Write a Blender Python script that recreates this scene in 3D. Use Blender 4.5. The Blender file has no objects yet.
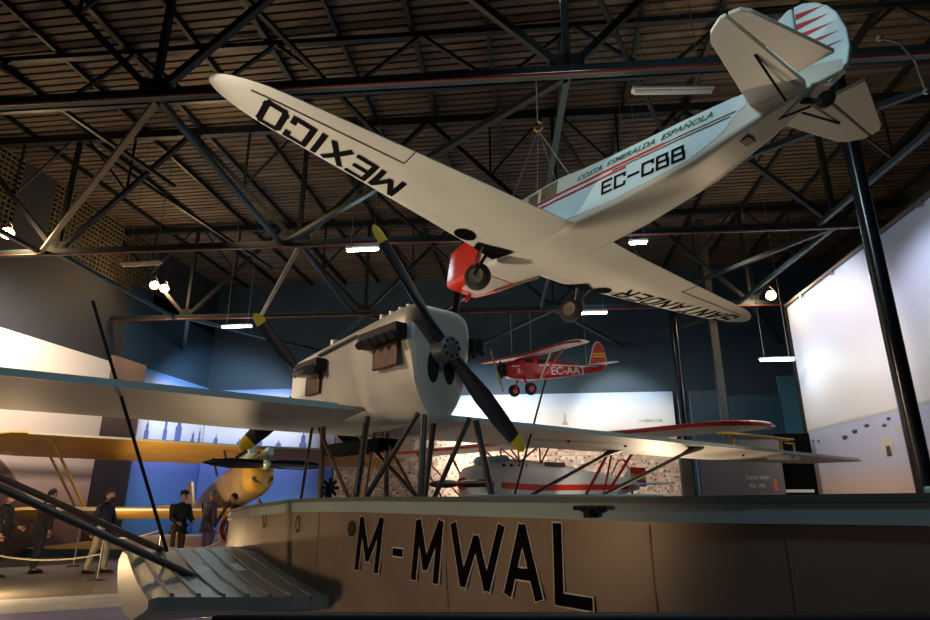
import bpy, bmesh, math, random
from math import sin, cos, pi, radians, sqrt, atan2
from mathutils import Vector, Matrix, Quaternion
random.seed(7)
scene = bpy.context.scene
COL = scene.collection
V = Vector

# ------------------------------------------------------------------ materials
def new_mat(name):
    m = bpy.data.materials.new(name); m.use_nodes = True
    nt = m.node_tree
    return m, nt, nt.nodes['Principled BSDF']

def mat(name, col, rough=.5, metal=0., var=.12, scale=3., bump=0., bscale=40., spec=.5, coat=0.):
    m, nt, b = new_mat(name)
    b.inputs['Roughness'].default_value = rough; b.inputs['Metallic'].default_value = metal
    b.inputs['Specular IOR Level'].default_value = spec
    b.inputs['Coat Weight'].default_value = coat
    tc = nt.nodes.new('ShaderNodeTexCoord'); n = nt.nodes.new('ShaderNodeTexNoise')
    n.inputs['Scale'].default_value = scale; n.inputs['Detail'].default_value = 5
    r = nt.nodes.new('ShaderNodeValToRGB')
    r.color_ramp.elements[0].position = .3; r.color_ramp.elements[1].position = .7
    r.color_ramp.elements[0].color = [c*(1-var) for c in col] + [1]
    r.color_ramp.elements[1].color = [min(1, c*(1+var)) for c in col] + [1]
    nt.links.new(tc.outputs['Object'], n.inputs['Vector'])
    nt.links.new(n.outputs['Fac'], r.inputs['Fac']); nt.links.new(r.outputs['Color'], b.inputs['Base Color'])
    if bump:
        n2 = nt.nodes.new('ShaderNodeTexNoise'); n2.inputs['Scale'].default_value = bscale
        bp = nt.nodes.new('ShaderNodeBump'); bp.inputs['Strength'].default_value = bump; bp.inputs['Distance'].default_value = .02
        nt.links.new(tc.outputs['Object'], n2.inputs['Vector']); nt.links.new(n2.outputs['Fac'], bp.inputs['Height'])
        nt.links.new(bp.outputs['Normal'], b.inputs['Normal'])
    return m

def emit(name, col, strength):
    m, nt, b = new_mat(name)
    b.inputs['Base Color'].default_value = list(col) + [1]
    b.inputs['Emission Color'].default_value = list(col) + [1]
    b.inputs['Emission Strength'].default_value = strength
    return m

def ramp_mat(name, axis, stops, rough=.55, noise=0., nscale=(1, 1, 1), spec=.3):
    """printed panel: colour runs along one object axis (metres), softly broken by noise"""
    m, nt, b = new_mat(name); L = nt.links.new
    b.inputs['Roughness'].default_value = rough; b.inputs['Specular IOR Level'].default_value = spec
    tc = nt.nodes.new('ShaderNodeTexCoord'); sp = nt.nodes.new('ShaderNodeSeparateXYZ')
    L(tc.outputs['Object'], sp.inputs[0])
    lo, hi = stops[0][0], stops[-1][0]
    mr = nt.nodes.new('ShaderNodeMapRange'); mr.inputs['From Min'].default_value = lo; mr.inputs['From Max'].default_value = hi
    src = sp.outputs['XYZ'.index(axis)]
    if noise:
        mp = nt.nodes.new('ShaderNodeMapping'); mp.inputs['Scale'].default_value = nscale
        n = nt.nodes.new('ShaderNodeTexNoise'); n.inputs['Scale'].default_value = 1.; n.inputs['Detail'].default_value = 6
        L(tc.outputs['Object'], mp.inputs[0]); L(mp.outputs[0], n.inputs['Vector'])
        a = nt.nodes.new('ShaderNodeMath'); a.operation = 'MULTIPLY_ADD'
        a.inputs[1].default_value = noise; L(n.outputs['Fac'], a.inputs[0]); L(src, a.inputs[2])
        s = nt.nodes.new('ShaderNodeMath'); s.operation = 'SUBTRACT'; s.inputs[1].default_value = noise*.5
        L(a.outputs[0], s.inputs[0]); src = s.outputs[0]
    L(src, mr.inputs['Value'])
    r = nt.nodes.new('ShaderNodeValToRGB'); e = r.color_ramp.elements
    while len(e) < len(stops): e.new(.5)
    for i, (p, c) in enumerate(stops):
        e[i].position = (p-lo)/(hi-lo)
    for i, (p, c) in enumerate(stops): e[i].color = list(c) + [1]
    L(mr.outputs[0], r.inputs['Fac']); L(r.outputs['Color'], b.inputs['Base Color'])
    return m, nt, b, r

# ------------------------------------------------------------------ mesh builder
class MB:
    def __init__(s): s.v = []; s.f = []
    def add(s, vs, fs):
        o = len(s.v); s.v += [V(p) for p in vs]; s.f += [[i+o for i in f] for f in fs]; return s
    def box(s, c, d, M=None):
        c = V(c); x, y, z = [q/2 for q in d]
        vs = [V((a*x, b*y, e*z)) for a in (-1, 1) for b in (-1, 1) for e in (-1, 1)]
        if M: vs = [M @ q for q in vs]
        return s.add([c+q for q in vs], [(0, 1, 3, 2), (4, 6, 7, 5), (0, 4, 5, 1), (2, 3, 7, 6), (0, 2, 6, 4), (1, 5, 7, 3)])
    def bar(s, p, q, w, h=None, upv=(0, 0, 1)):
        p, q = V(p), V(q); d = (q-p).normalized(); u = V(upv)
        if abs(d.dot(u)) > .98: u = V((0, 1, 0)) if abs(d.y) < .9 else V((1, 0, 0))
        a = d.cross(u).normalized(); b = a.cross(d); h = h or w
        vs = [e+a*w/2*i+b*h/2*j for e in (p, q) for i, j in ((-1, -1), (1, -1), (1, 1), (-1, 1))]
        return s.add(vs, [(3, 2, 1, 0), (4, 5, 6, 7)] + [(i, (i+1) % 4, 4+(i+1) % 4, 4+i) for i in range(4)])
    def tube(s, p, q, r, r2=None, n=10, flat=1., upv=(0, 0, 1)):
        p, q = V(p), V(q); d = (q-p).normalized(); u = V(upv)
        if abs(d.dot(u)) > .98: u = V((1, 0, 0))
        a = d.cross(u).normalized(); b = a.cross(d); r2 = r if r2 is None else r2
        return s.loft([[e+a*rr*cos(2*pi*i/n)+b*rr*flat*sin(2*pi*i/n) for i in range(n)] for e, rr in ((p, r), (q, r2))])
    def path(s, pts, r, n=8):
        pts = [V(p) for p in pts]; rs = []
        rad = r if callable(r) else (lambda t: r)
        for k, p in enumerate(pts):
            d = (pts[min(k+1, len(pts)-1)]-pts[max(k-1, 0)]).normalized()
            u = V((0, 0, 1)) if abs(d.z) < .95 else V((1, 0, 0))
            a = d.cross(u).normalized(); b = a.cross(d); rr = rad(k/(len(pts)-1))
            rs.append([p+a*rr*cos(2*pi*i/n)+b*rr*sin(2*pi*i/n) for i in range(n)])
        return s.loft(rs)
    def loft(s, rings, cap=True, closed=True):
        n = len(rings[0]); vs = [p for r in rings for p in r]; fs = []
        for k in range(len(rings)-1):
            for i in range(n if closed else n-1):
                j = (i+1) % n
                fs.append((k*n+i, k*n+j, (k+1)*n+j, (k+1)*n+i))
        if cap: fs += [tuple(range(n))[::-1], tuple(range((len(rings)-1)*n, len(rings)*n))]
        return s.add(vs, fs)
    def prism(s, poly, fn, t0, t1):
        """poly 2D outline, fn(a,b,t)->3D"""
        return s.loft([[fn(a, b, t) for a, b in poly] for t in (t0, t1)])
    def lathe(s, prof, o, ax, n=20):
        """prof: (radius, along)"""
        o, ax = V(o), V(ax).normalized(); u = V((0, 0, 1)) if abs(ax.z) < .9 else V((1, 0, 0))
        a = ax.cross(u).normalized(); b = a.cross(ax)
        return s.loft([[o+ax*h+(a*cos(2*pi*i/n)+b*sin(2*pi*i/n))*max(r, 1e-4) for i in range(n)] for r, h in prof])
    def ball(s, c, r, n=12, m=8, sc=(1, 1, 1)):
        c = V(c); rings = []
        for k in range(m+1):
            t = pi*k/m; rr = max(sin(t), 1e-3)
            rings.append([c+V((r*sc[0]*rr*cos(2*pi*i/n), r*sc[1]*rr*sin(2*pi*i/n), r*sc[2]*cos(t))) for i in range(n)])
        return s.loft(rings)
    def build(s, name, m, parent=None, smooth=40, loc=None, bevel=0, fix=True):
        me = bpy.data.meshes.new(name); me.from_pydata([tuple(p) for p in s.v], [], s.f)
        if fix:
            bm = bmesh.new(); bm.from_mesh(me); bmesh.ops.recalc_face_normals(bm, faces=bm.faces); bm.to_mesh(me); bm.free()
        if smooth:
            for p in me.polygons: p.use_smooth = True
            me.set_sharp_from_angle(angle=radians(smooth))
        me.materials.append(m)
        o = bpy.data.objects.new(name, me); COL.objects.link(o)
        if parent: o.parent = parent
        if loc: o.location = loc
        if bevel:
            b = o.modifiers.new('bevel', 'BEVEL'); b.width = bevel; b.segments = 2; b.limit_method = 'ANGLE'
        return o

def tag(o, label, cat, group=None, kind=None):
    o['label'] = label; o['category'] = cat
    if group: o['group'] = group
    if kind: o['kind'] = kind
    return o
def thing(name, label, cat, loc=(0, 0, 0), rotz=0, group=None):
    o = bpy.data.objects.new(name, None); COL.objects.link(o); o.empty_display_size = .2
    o.location = loc; o.rotation_euler = (0, 0, rotz)
    return tag(o, label, cat, group)
def struct(mb, name, m, **k):
    o = mb.build(name, m, **k); o['kind'] = 'structure'; return o

# superellipse ring in the y-z plane at x
def se_ring(x, yc, zc, hw, zt, zb, ex=2.5, n=28):
    r = []
    for i in range(n):
        t = 2*pi*(i+.5)/n; c, s_ = cos(t), sin(t)
        a = abs(c)**(2/ex)*(1 if c > 0 else -1); b = abs(s_)**(2/ex)*(1 if s_ > 0 else -1)
        zh = (zt-zb)/2; zm = (zt+zb)/2
        r.append(V((x, yc+hw*a, zm+zh*b)))
    return r
def foil(u):
    return max(0, (.2969*sqrt(u)-.126*u-.3516*u*u+.2843*u**3-.1036*u**4))*10*2/1.0006*.5*2/2
US = [0, .01, .03, .07, .13, .21, .3, .4, .52, .65, .78, .9, 1.]
def wing_mb(secs, mb=None):
    """secs: (y, xLE, xTE, z, t_up, t_low, te_thickness)"""
    mb = mb or MB(); rings = []
    for y, a, b, z, tu, tl, te in secs:
        up = [V((a+(b-a)*u, y, z+tu*foil(u)+te*.5*u)) for u in US]
        lo = [V((a+(b-a)*u, y, z-tl*foil(u)-te*.5*u)) for u in US[1:]]
        rings.append(up+lo[::-1])
    return mb.loft(rings)

# ------------------------------------------------------------------ lettering
GL = {'M': [[(0, 0), (0, 1), (.5, .22), (1, 1), (1, 0)]], 'W': [[(0, 1), (.25, 0), (.5, .78), (.75, 0), (1, 1)]],
      'A': [[(0, 0), (.5, 1), (1, 0)], [(.18, .3), (.82, .3)]], 'L': [[(0, 1), (0, 0), (1, 0)]],
      '-': [[(0, .5), (1, .5)]], 'E': [[(1, 1), (0, 1), (0, 0), (1, 0)], [(0, .5), (.85, .5)]],
      'X': [[(0, 0), (1, 1)], [(0, 1), (1, 0)]], 'I': [[(.5, 0), (.5, 1)]],
      'C': [[(1, .8), (1, 1), (0, 1), (0, 0), (1, 0), (1, .2)]], 'O': [[(.12, 0), (0, .12), (0, .88), (.12, 1), (.88, 1), (1, .88), (1, .12), (.88, 0), (.12, 0)]],
      'S': [[(1, .82), (1, 1), (0, 1), (0, .5), (1, .5), (1, 0), (0, 0), (0, .18)]], 'N': [[(0, 0), (0, 1), (1, 0), (1, 1)]],
      'T': [[(0, 1), (1, 1)], [(.5, 1), (.5, 0)]], 'D': [[(0, 0), (0, 1), (.8, 1), (1, .8), (1, .2), (.8, 0), (0, 0)]],
      'R': [[(0, 0), (0, 1), (1, 1), (1, .5), (0, .5)], [(.45, .5), (1, 0)]],
      'B': [[(0, 0), (0, 1), (.9, 1), (.9, .5), (0, .5)], [(.9, .5), (1, .5), (1, 0), (0, 0)]]}
def strokes(ch, s0, s1, t0, t1, w, fn, mb, grow=0., sub=5, slope=0):
    for line in GL[ch]:
        P = [(s0+(s1-s0)*a, t0+(t1-t0)*b) for a, b in line]
        for (a, b), (c, d) in zip(P, P[1:]):
            l = sqrt((c-a)**2+(d-b)**2)
            if l < 1e-6: continue
            ux, uy = (c-a)/l, (d-b)/l; h = w/2+grow
            e = h*.98 if ch not in 'MWANX' else h*.6
            vs = []
            for k in range(sub+1):
                q = -e+(l+2*e)*k/sub
                for sg in (-1, 1):
                    vs.append(fn(a+ux*q-uy*h*sg, b+uy*q+ux*h*sg))
            mb.add(vs, [(2*k, 2*k+2, 2*k+3, 2*k+1) for k in range(sub)])
    return mb
def font_verts(s, size=1., shear=0., off=0.):
    c = bpy.data.curves.new('txt', 'FONT'); c.body = s; c.size = size; c.shear = shear; c.resolution_u = 3; c.offset = off
    o = bpy.data.objects.new('txt', c); COL.objects.link(o)
    dg = bpy.context.evaluated_depsgraph_get(); dg.update()
    me = o.evaluated_get(dg).to_mesh()
    vs = [v.co.copy() for v in me.vertices]; fs = [list(p.vertices) for p in me.polygons]
    bpy.data.objects.remove(o); bpy.data.curves.remove(c)
    return vs, fs
def text_mb(s, width, height, fn, shear=0., off=.008):
    vs, fs = font_verts(s, 1., shear, off)
    x0 = min(v.x for v in vs); x1 = max(v.x for v in vs); h = .72
    return MB().add([fn((v.x-x0)/(x1-x0)*width, v.y/h*height) for v in vs], fs)

# ------------------------------------------------------------------ palette
M = {}
M['steel_dark'] = mat('dark steel paint', (.012, .017, .02), .5, .3, .2, 2)
M['steel_teal'] = mat('teal steel paint', (.03, .055, .065), .5, .3, .2, 2)
M['steel_tan'] = mat('primer tan steel', (.17, .14, .1), .6, .1, .2, 2)
M['pipe_red'] = mat('red pipe paint', (.16, .03, .02), .45, 0, .15, 3)
M['black'] = mat('black paint', (.008, .008, .01), .55, 0, .2, 6, spec=.25)
M['matt_black'] = mat('flat matt black', (.003, .003, .003), .9, 0, .1, 6, spec=.04)
M['gloss_black'] = mat('gloss black', (.006, .007, .012), .22, 0, .2, 4)
M['rubber'] = mat('black rubber', (.015, .014, .013), .75, 0, .2, 9)
M['hull'] = mat('grey beige hull paint', (.3, .235, .18), .38, .3, .16, 2.2)
M['deck'] = mat('pale blue grey deck paint', (.36, .49, .52), .45, 0, .08, 3)
M['sponson'] = mat('grey green sponson paint', (.2, .215, .195), .38, .25, .15, 3)
M['wing_pale'] = mat('pale wing fabric', (.42, .37, .31), .5, 0, .07, 2)
M['nacelle'] = mat('aluminium grey nacelle paint', (.44, .425, .39), .42, .25, .12, 2.5, .04, 30)
M['strut_dark'] = mat('dark strut paint', (.035, .032, .032), .4, .3, .2, 5)
M['strut_brown'] = mat('dull bronze strut', (.14, .1, .075), .4, .4, .2, 5)
M['letter_dark'] = mat('dark brown lettering', (.006, .004, .004), .8, 0, .1, 5, spec=.04)
M['letter_white'] = mat('white outline paint', (.75, .74, .7), .5, 0, .04, 5)
M['yellow'] = mat('yellow tip paint', (.75, .52, .02), .45, 0, .06, 5)
M['blade_navy'] = mat('blue black blade', (.009, .012, .022), .3, 0, .2, 3)
M['blade_plum'] = mat('plum black blade', (.03, .018, .026), .35, 0, .2, 3)
M['cbb_white'] = mat('cream white aircraft paint', (.66, .64, .56), .36, 0, .04, 2)
M['cbb_under'] = mat('warm grey underside paint', (.58, .555, .47), .34, 0, .06, 1.5)
M['cbb_blue'] = mat('pale blue white paint', (.6, .74, .76), .4, 0, .03, 2)
M['red'] = mat('signal red paint', (.62, .03, .015), .32, 0, .1, 3)
M['aat_red'] = mat('bright red fabric dope', (.55, .015, .015), .35, 0, .12, 3)
M['red_dark'] = mat('dark red paint', (.42, .02, .02), .4, 0, .1, 3)
M['green_ink'] = mat('green lettering', (.03, .12, .05), .5, 0, .05, 5)
M['white'] = mat('white paint', (.75, .75, .72), .45, 0, .04, 3)
M['steel'] = mat('bare steel', (.5, .5, .5), .3, .9, .1, 8)
M['chrome'] = mat('grey hub metal', (.28, .3, .33), .35, .8, .2, 12)
M['glass_brown'] = mat('brown smoked glass', (.22, .15, .09), .12, 0, .2, 3)
M['ochre'] = mat('ochre yellow fabric', (.46, .28, .06), .4, 0, .1, 2)
M['ochre_dark'] = mat('dark ochre panels', (.3, .16, .03), .4, 0, .2, 4)
M['pale_engine'] = mat('pale blue engine block', (.4, .58, .62), .35, .3, .15, 8)
M['wood'] = mat('dark brown port', (.09, .045, .03), .5, .2, .3, 10)
M['purple'] = mat('purple paint', (.1, .03, .3), .45, 0, .05, 3)
M['rope'] = mat('pale rope', (.55, .5, .4), .8, 0, .2, 60)
M['rope_dark'] = mat('dark rope', (.05, .04, .035), .8, 0, .2, 60)
M['gold_hook'] = mat('brass hook', (.7, .4, .06), .35, .6, .1, 8)
M['wire'] = mat('grey steel wire', (.35, .35, .33), .4, .7, .1, 30)
M['tube_lit'] = emit('lit cool tube', (.62, .9, 1.), 24)
M['tube_off'] = mat('unlit white tube', (.7, .68, .6), .4, 0, .03, 4)
M['flood_lit'] = emit('lit warm flood lens', (1., .66, .3), 110)
M['lamp_body'] = mat('lamp housing', (.16, .15, .14), .5, .4, .1, 6)

# ------------------------------------------------------------------ camera
P_T = math.atan(186/600); YAW = radians(7); EYE = 1.65
cam = bpy.data.objects.new('camera', bpy.data.cameras.new('camera')); COL.objects.link(cam)
cam.location = (0, 0, EYE); cam.rotation_euler = (pi/2+P_T, 0, YAW)
cam.data.sensor_width = 36; cam.data.lens = 36*600/930; cam.data.clip_end = 200; cam.data.clip_start = .05
scene.camera = cam
CY, SY = cos(YAW), sin(YAW)
def hall(x, y, z=0):                      # x to the right and y ahead of the photographer -> hall coordinates
    return V((x*CY-y*SY, x*SY+y*CY, z))

# ------------------------------------------------------------------ hall shell
def flat_box(x0, x1, y0, y1, z0, z1): return MB().box(((x0+x1)/2, (y0+y1)/2, (z0+z1)/2), (x1-x0, y1-y0, z1-z0))
fl = mat('polished grey floor', (.2, .185, .165), .3, 0, .12, .6)
struct(flat_box(-15.4, 13, -8, 26, -.2, 0), 'floor', fl)
wall_grey = mat('dark grey blue wall', (.034, .035, .042), .7, 0, .08, .7)
wall_navy = mat('navy wall', (.02, .055, .1), .6, 0, .1, .6)
wall_back = mat('slate blue wall', (.03, .066, .105), .65, 0, .12, .5)
wl = flat_box(-15.3, -15, -8, 19.6, 0, 8.9)
struct(wl, 'wall_left', wall_grey)
struct(flat_box(-15.3, -15, 19.6, 25.6, 0, 9.3), 'wall_left', wall_navy)
struct(flat_box(-15.3, 13, 25.6, 25.9, 0, 11.6), 'wall_back', wall_back)
struct(flat_box(12.6, 12.9, -8, 25.6, 0, 11.6), 'wall_right', wall_grey)
# piers between the lattice windows
for y0, y1 in ((-8, 6), (14.2, 15.4), (20.9, 25.6)):
    struct(flat_box(-15.3, -15, y0, y1, 8.9, 11.6), 'wall_left', wall_grey)
# lattice windows (openwork grids with dim night glass behind)
m_glass = mat('dim night window', (.05, .045, .035), .3, 0, .4, 2)
m_lat = mat('ochre lattice', (.17, .135, .075), .6, 0, .2, 3)
for k, (y0, y1) in enumerate(((6, 14.2), (15.4, 20.9))):
    w = struct(flat_box(-15.25, -15.2, y0, y1, 8.9, 11.4), 'window_%d' % (k+1), m_glass)
    g = MB(); n = int((y1-y0)/.17)
    for i in range(n+1): g.box((-15.03, y0+(y1-y0)*i/n, 10.15), (.05, .03, 2.5))
    for j in range(16): g.box((-15.03, (y0+y1)/2, 8.92+.165*j), (.05, y1-y0, .03))
    g.build('lattice', m_lat, w, 0)

# corrugated roof: ribs run across the hall
m_roof, nt, b = new_mat('weathered roof boards')
b.inputs['Roughness'].default_value = .75
tc = nt.nodes.new('ShaderNodeTexCoord'); mp = nt.nodes.new('ShaderNodeMapping'); mp.inputs['Scale'].default_value = (.35, 3.3, 1)
n = nt.nodes.new('ShaderNodeTexNoise'); n.inputs['Detail'].default_value = 6; n.inputs['Scale'].default_value = 1.4
r = nt.nodes.new('ShaderNodeValToRGB'); r.color_ramp.elements[0].position = .32; r.color_ramp.elements[1].position = .7
r.color_ramp.elements[0].color = (.05, .038, .028, 1); r.color_ramp.elements[1].color = (.15, .115, .085, 1)
for a_, b_ in ((tc.outputs['Object'], mp.inputs[0]), (mp.outputs[0], n.inputs['Vector']), (n.outputs['Fac'], r.inputs['Fac']), (r.outputs[0], b.inputs['Base Color'])): nt.links.new(a_, b_)
RS = radians(2.2)                        # the roof steel stands slightly askew to the walls
roof = MB(); prof = []
y = 1.
while y < 27.5:
    prof += [(y, 0), (y+.15, 0), (y+.153, .07), (y+.212, .07), (y+.215, 0)]; y += .22
roof.loft([[V((x, a, 11.25+h)) for a, h in prof] for x in (-17, 14)], cap=False, closed=False)
ceil_o = struct(roof, 'ceiling', m_roof, smooth=0, fix=False)
ceil_o.rotation_euler = (0, 0, 0)
for i in range(18):
    MB().box((-15+1.6*i-.2, 14, 11.17), (.07 if i % 2 else .11, 26, .14)).build('purlin', M['steel_dark'], ceil_o, 0)

# ------------------------------------------------------------------ roof trusses (6.4 m bays)
NX = [-18.6+6.4*i for i in range(6)]
ZB, ZT = 7.65, 11.0
TY = [1.6, 7.55, 13.4, 19.35]
tl = ['steel roof truss nearest the camera, above the frame', 'steel roof truss with red pipe carrying the cream monoplane tail', 'second steel roof truss crossing above the flying boat propeller', 'farthest steel roof truss, low in front of the slate back wall']
for j, ty in enumerate(TY):
    if j == 0: continue
    t = thing('roof_truss', tl[j], 'roof truss', (0, ty, 0), RS, 'roof trusses across the hall')
    W_ = lambda x, z, y=0: (x, y, z)
    MB().bar(W_(-16, ZB), W_(12.3, ZB), .12, .16).build('bottom_chord', M['steel_teal'], t, 0)
    MB().bar(W_(-16, ZT), W_(12.3, ZT), .16, .22).build('top_chord', M['steel_dark'], t, 0)
    MB().tube((-15.5, -.1, ZB-.1), (12.2, -.1, ZB-.1), .028).build('red_pipe', M['pipe_red'], t)
    for i, x in enumerate(NX):
        if -16 < x < 12.3:
            MB().bar(W_(x, ZB), W_(x, ZT), .1).build('vertical_strut', M['steel_dark'], t, 0)
            MB().box((x, 0, ZB+.12), (.5, .1, .32)).build('gusset_plate', M['steel_dark'], t, 0)
        for s in (-1, 1):
            x2 = x+3.2*s
            if -16 < x < 12.3 and -16 < x2 < 12.3:
                MB().bar(W_(x, ZB), W_(x2, ZT), .11).build('diagonal_strut', M['steel_dark'], t, 0)
                MB().bar(W_((x+x2)/2, (ZB+ZT)/2), W_(x+.2*s, ZT), .05).build('lacing_strut', M['steel_dark'], t, 0)
                MB().bar(W_((x+x2)/2, (ZB+ZT)/2), W_((x+x2)/2, ZT), .05).build('lacing_strut', M['steel_dark'], t, 0)
    # level bracing to the next truss
    if j < 3:
        dy = TY[j+1]-ty
        for i, x in enumerate(NX):
            if -16 < x < 12.3:
                MB().bar((x, .1, ZB), (x-.2, dy-.1, ZB), .1).build('bracing_strut', M['steel_teal'], t, 0)
                if x-6.4 > -16: MB().bar((x, .1, ZB), (x-(6.5 if j < 2 else 3.4), dy-.1, ZB), .1).build('bracing_strut', M['steel_tan' if i in (2, 5) else 'steel_dark'], t, 0)
                if x+3 < 12: MB().bar((x, .1, ZT-.05), (x+3.2, dy-.1, ZB+1.7), .09).build('bracing_strut', M['steel_dark'], t, 0)
    else:
        for i, x in enumerate(NX):
            if -16 < x < 12.3:
                MB().bar((x, .1, ZB), (x-3.2, 5.6, ZB), .12).build('bracing_strut', M['steel_teal'], t, 0)
                MB().bar((x, .1, ZB), (x+3.2, 5.6, ZB), .12).build('bracing_strut', M['steel_teal'], t, 0)
# light intermediate lattice beam between the second and third trusses, hung just under the roof
for k, ty in enumerate((10.4,)):
    t = thing('lattice_beam', ('shallow dark lattice beam under the roof behind the cream monoplane', 'shallow dark lattice beam under the roof farther back, between last trusses')[k], 'roof beam', (0, ty, 0), RS)
    MB().bar((-15, 0, 11.05), (12, 0, 11.05), .12).build('top_chord', M['steel_dark'], t, 0)
    MB().bar((-15, 0, 9.7), (12, 0, 9.7), .09).build('bottom_chord', M['steel_dark'], t, 0)
    for i in range(17):
        x = -15+1.6*i
        MB().bar((x, 0, 9.7 if i % 2 else 11.05), (x+1.6, 0, 11.05 if i % 2 else 9.7), .07).build('lacing_strut', M['steel_dark'], t, 0)

# columns
def column(name, label, x, y, r, z1, m, ang=0, box=False):
    t = thing(name, label, 'column', (x, y, 0))
    if box: MB().box((0, 0, z1/2), (2*r, 1.6*r, z1)).build('shaft', m, t, 0)
    else: MB().tube((0, 0, 0), (0, 0, z1), r, n=20).build('shaft', m, t)
    MB().box((0, 0, .02), (r*3.4, r*3.4, .04)).build('base_plate', m, t, 0)
column('support_mast', 'thick black round mast at right in front of the sea mural', 4.5, 8., .105, 7.6, M['gloss_black'])
column('support_mast', 'slim black mast left of the tan column, before the dark back wall', 4.62, 20.2, .13, 7.6, M['gloss_black'])
column('steel_column', 'tan square steel column right of the slim black mast', 6.05, 20.8, .12, 11.2, mat('dull olive column paint', (.045, .047, .038), .6), box=True)
column('steel_column', 'short tan door pillar below the flying boat wing, beside the grey text panel', 4.25, 19., .16, 3.1, M['steel_tan'], box=True)

# ------------------------------------------------------------------ murals
def panel(name, label, x0, x1, y0, y1, z0, z1, m):
    """printed display panel whose object origin is its lower left front corner"""
    o = MB().box(((x1-x0)/2, (y1-y0)/2, (z1-z0)/2), (x1-x0, y1-y0, z1-z0)).build(name, m, None, 0, loc=(x0, y0, z0))
    return tag(o, label, 'mural')
sea, nt, b, r = ramp_mat('sea mural print', 'Z', [(0, (.66, .42, .3)), (1.9, (.64, .44, .36)), (2.4, (.5, .44, .5)), (3.45, (.42, .44, .6)), (3.5, (.4, .36, .36)), (3.58, (.66, .62, .6)), (4.6, (.72, .69, .72)), (6, (.6, .64, .82)), (7.4, (.45, .56, .82))], .5, .12, (1, .6, 5))
mur = panel('mural_panel', 'tall sea mural with small boats on the right-hand wall', 8.0, 8.12, 9.2, 19.45, 0, 7.42, sea)
MB().bar((-.05, 0, 7.46), (-.05, 10.25, 7.46), .07).build('top_rail', M['lamp_body'], mur, 0)
MB().box((-.02, 10.3, 3.7), (.12, .1, 7.4)).build('edge_post', M['black'], mur, 0)
for k in range(5): MB().box((-.06, 1+2*k, 7.4), (.06, .07, .16)).build('clip', M['steel'], mur, 0)
def boat_print(y, z, s, m):
    MB().add([(-.006, y-9.2+a*s, z+c*s) for a, c in ((-.5, .16), (-.36, -.14), (.34, -.14), (.5, .2), (.2, .1), (.12, .2), (-.1, .22), (-.14, .1))], [tuple(range(8))]).build('printed_boat', m, mur, 0)
bd = mat('printed boat ink', (.045, .04, .06), .6); bw = mat('printed hull ink', (.5, .45, .4), .6)
for y, z, s, m in ((17.25, 3.12, .34, bd), (16.68, 3.22, .3, bd), (16.05, 3.3, .26, bd), (15.28, 3.22, .22, bd), (14.7, 3.1, .46, bw), (18.82, 3.16, .2, bd), (19.2, 3.2, .18, bd), (15.05, 3.35, .2, bd)): boat_print(y, z, s, m)
MB().add([(-.007, 15.36-9.2+a, 2.76+c) for a, c in ((-.22, -.16), (.2, -.2), (.24, .12), (.14, .2), (-.2, .2), (-.28, .06))], [tuple(range(6))]).build('printed_barge', mat('printed barge ink', (.55, .46, .36), .6), mur, 0)
MB().add([(-.008, 15.36-9.2+a, 2.66+c) for a, c in ((-.16, -.12), (.05, -.14), (.03, .1), (-.14, .1))], [tuple(range(4))]).build('printed_cabin', bd, mur, 0)
# left: hazy aerodrome photograph
aero, nt, b, r = ramp_mat('aerodrome mural print', 'Z', [(0, (.1, .06, .05)), (1., (.16, .09, .075)), (1.5, (.42, .27, .23)), (2.1, (.5, .36, .32)), (2.35, (.14, .09, .085)), (2.6, (.6, .48, .43)), (3.2, (.76, .64, .57)), (6.1, (.8, .74, .66))], .6, .55, (1, .35, 1.2))
p = panel('mural_panel', 'hazy cream and brown aerodrome mural on the left wall', -14.95, -14.82, -4, 19.0, 0, 6.15, aero)
brn, *_ = ramp_mat('brown mural print', 'Z', [(0, (.02, .015, .015)), (3.5, (.045, .03, .03)), (5, (.3, .17, .11)), (6.3, (.46, .29, .2))], .6, .3, (1, .5, 1))
panel('mural_panel', 'narrow dark brown mural strip between cream and blue murals', -14.95, -14.8, 19.05, 20.85, 0, 6.4, brn)
blue, *_ = ramp_mat('blue skyline mural print', 'Z', [(0, (.04, .12, .3)), (1.4, (.08, .2, .52)), (2.6, (.1, .16, .5)), (3.0, (.14, .2, .6)), (3.4, (.45, .55, .85)), (4.2, (.72, .78, .9)), (5.4, (.72, .78, .88)), (6.2, (.1, .25, .65))], .5, .35, (.3, .3, 1.3))
pb = panel('mural_panel', 'blue city skyline mural on the left wall by the corner', -14.95, -14.8, 20.9, 25.5, 0, 6.3, blue)
pb2 = panel('mural_panel', 'blue sea and skyline mural on the back wall, left end', -14.75, -8.75, 25.35, 25.5, 0, 6.2, blue)
tw = mat('skyline ink', (.11, .16, .42), .6)
def tower(par, axis, a, z0, h, w):
    pr = [(-w, 0), (w, 0), (w, h*.5), (w*.6, h*.55), (w*.6, h*.75), (w*.2, h*.82), (0, h), (-w*.2, h*.82), (-w*.6, h*.75), (-w*.6, h*.55), (-w, h*.5)]
    if axis == 'y': vs = [(.156, a+q, z0+c) for q, c in pr]
    else: vs = [(a+q, -.006, z0+c) for q, c in pr]
    MB().add(vs, [tuple(range(11))]).build('printed_tower', tw, par, 0)
for a, h, w in ((.55, 1.0, .14), (1.7, 1.3, .13), (2.6, 1.7, .22), (3.7, .9, .14), (4.2, 1.1, .1)): tower(pb, 'y', a, 3.5, h, w)
for a, h, w in ((.6, 1.1, .16), (1.7, .9, .2), (2.6, 1.35, .16), (3.5, .8, .2), (4.6, 1.2, .16)): tower(pb2, 'x', a, 3.2, h, w)
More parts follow.
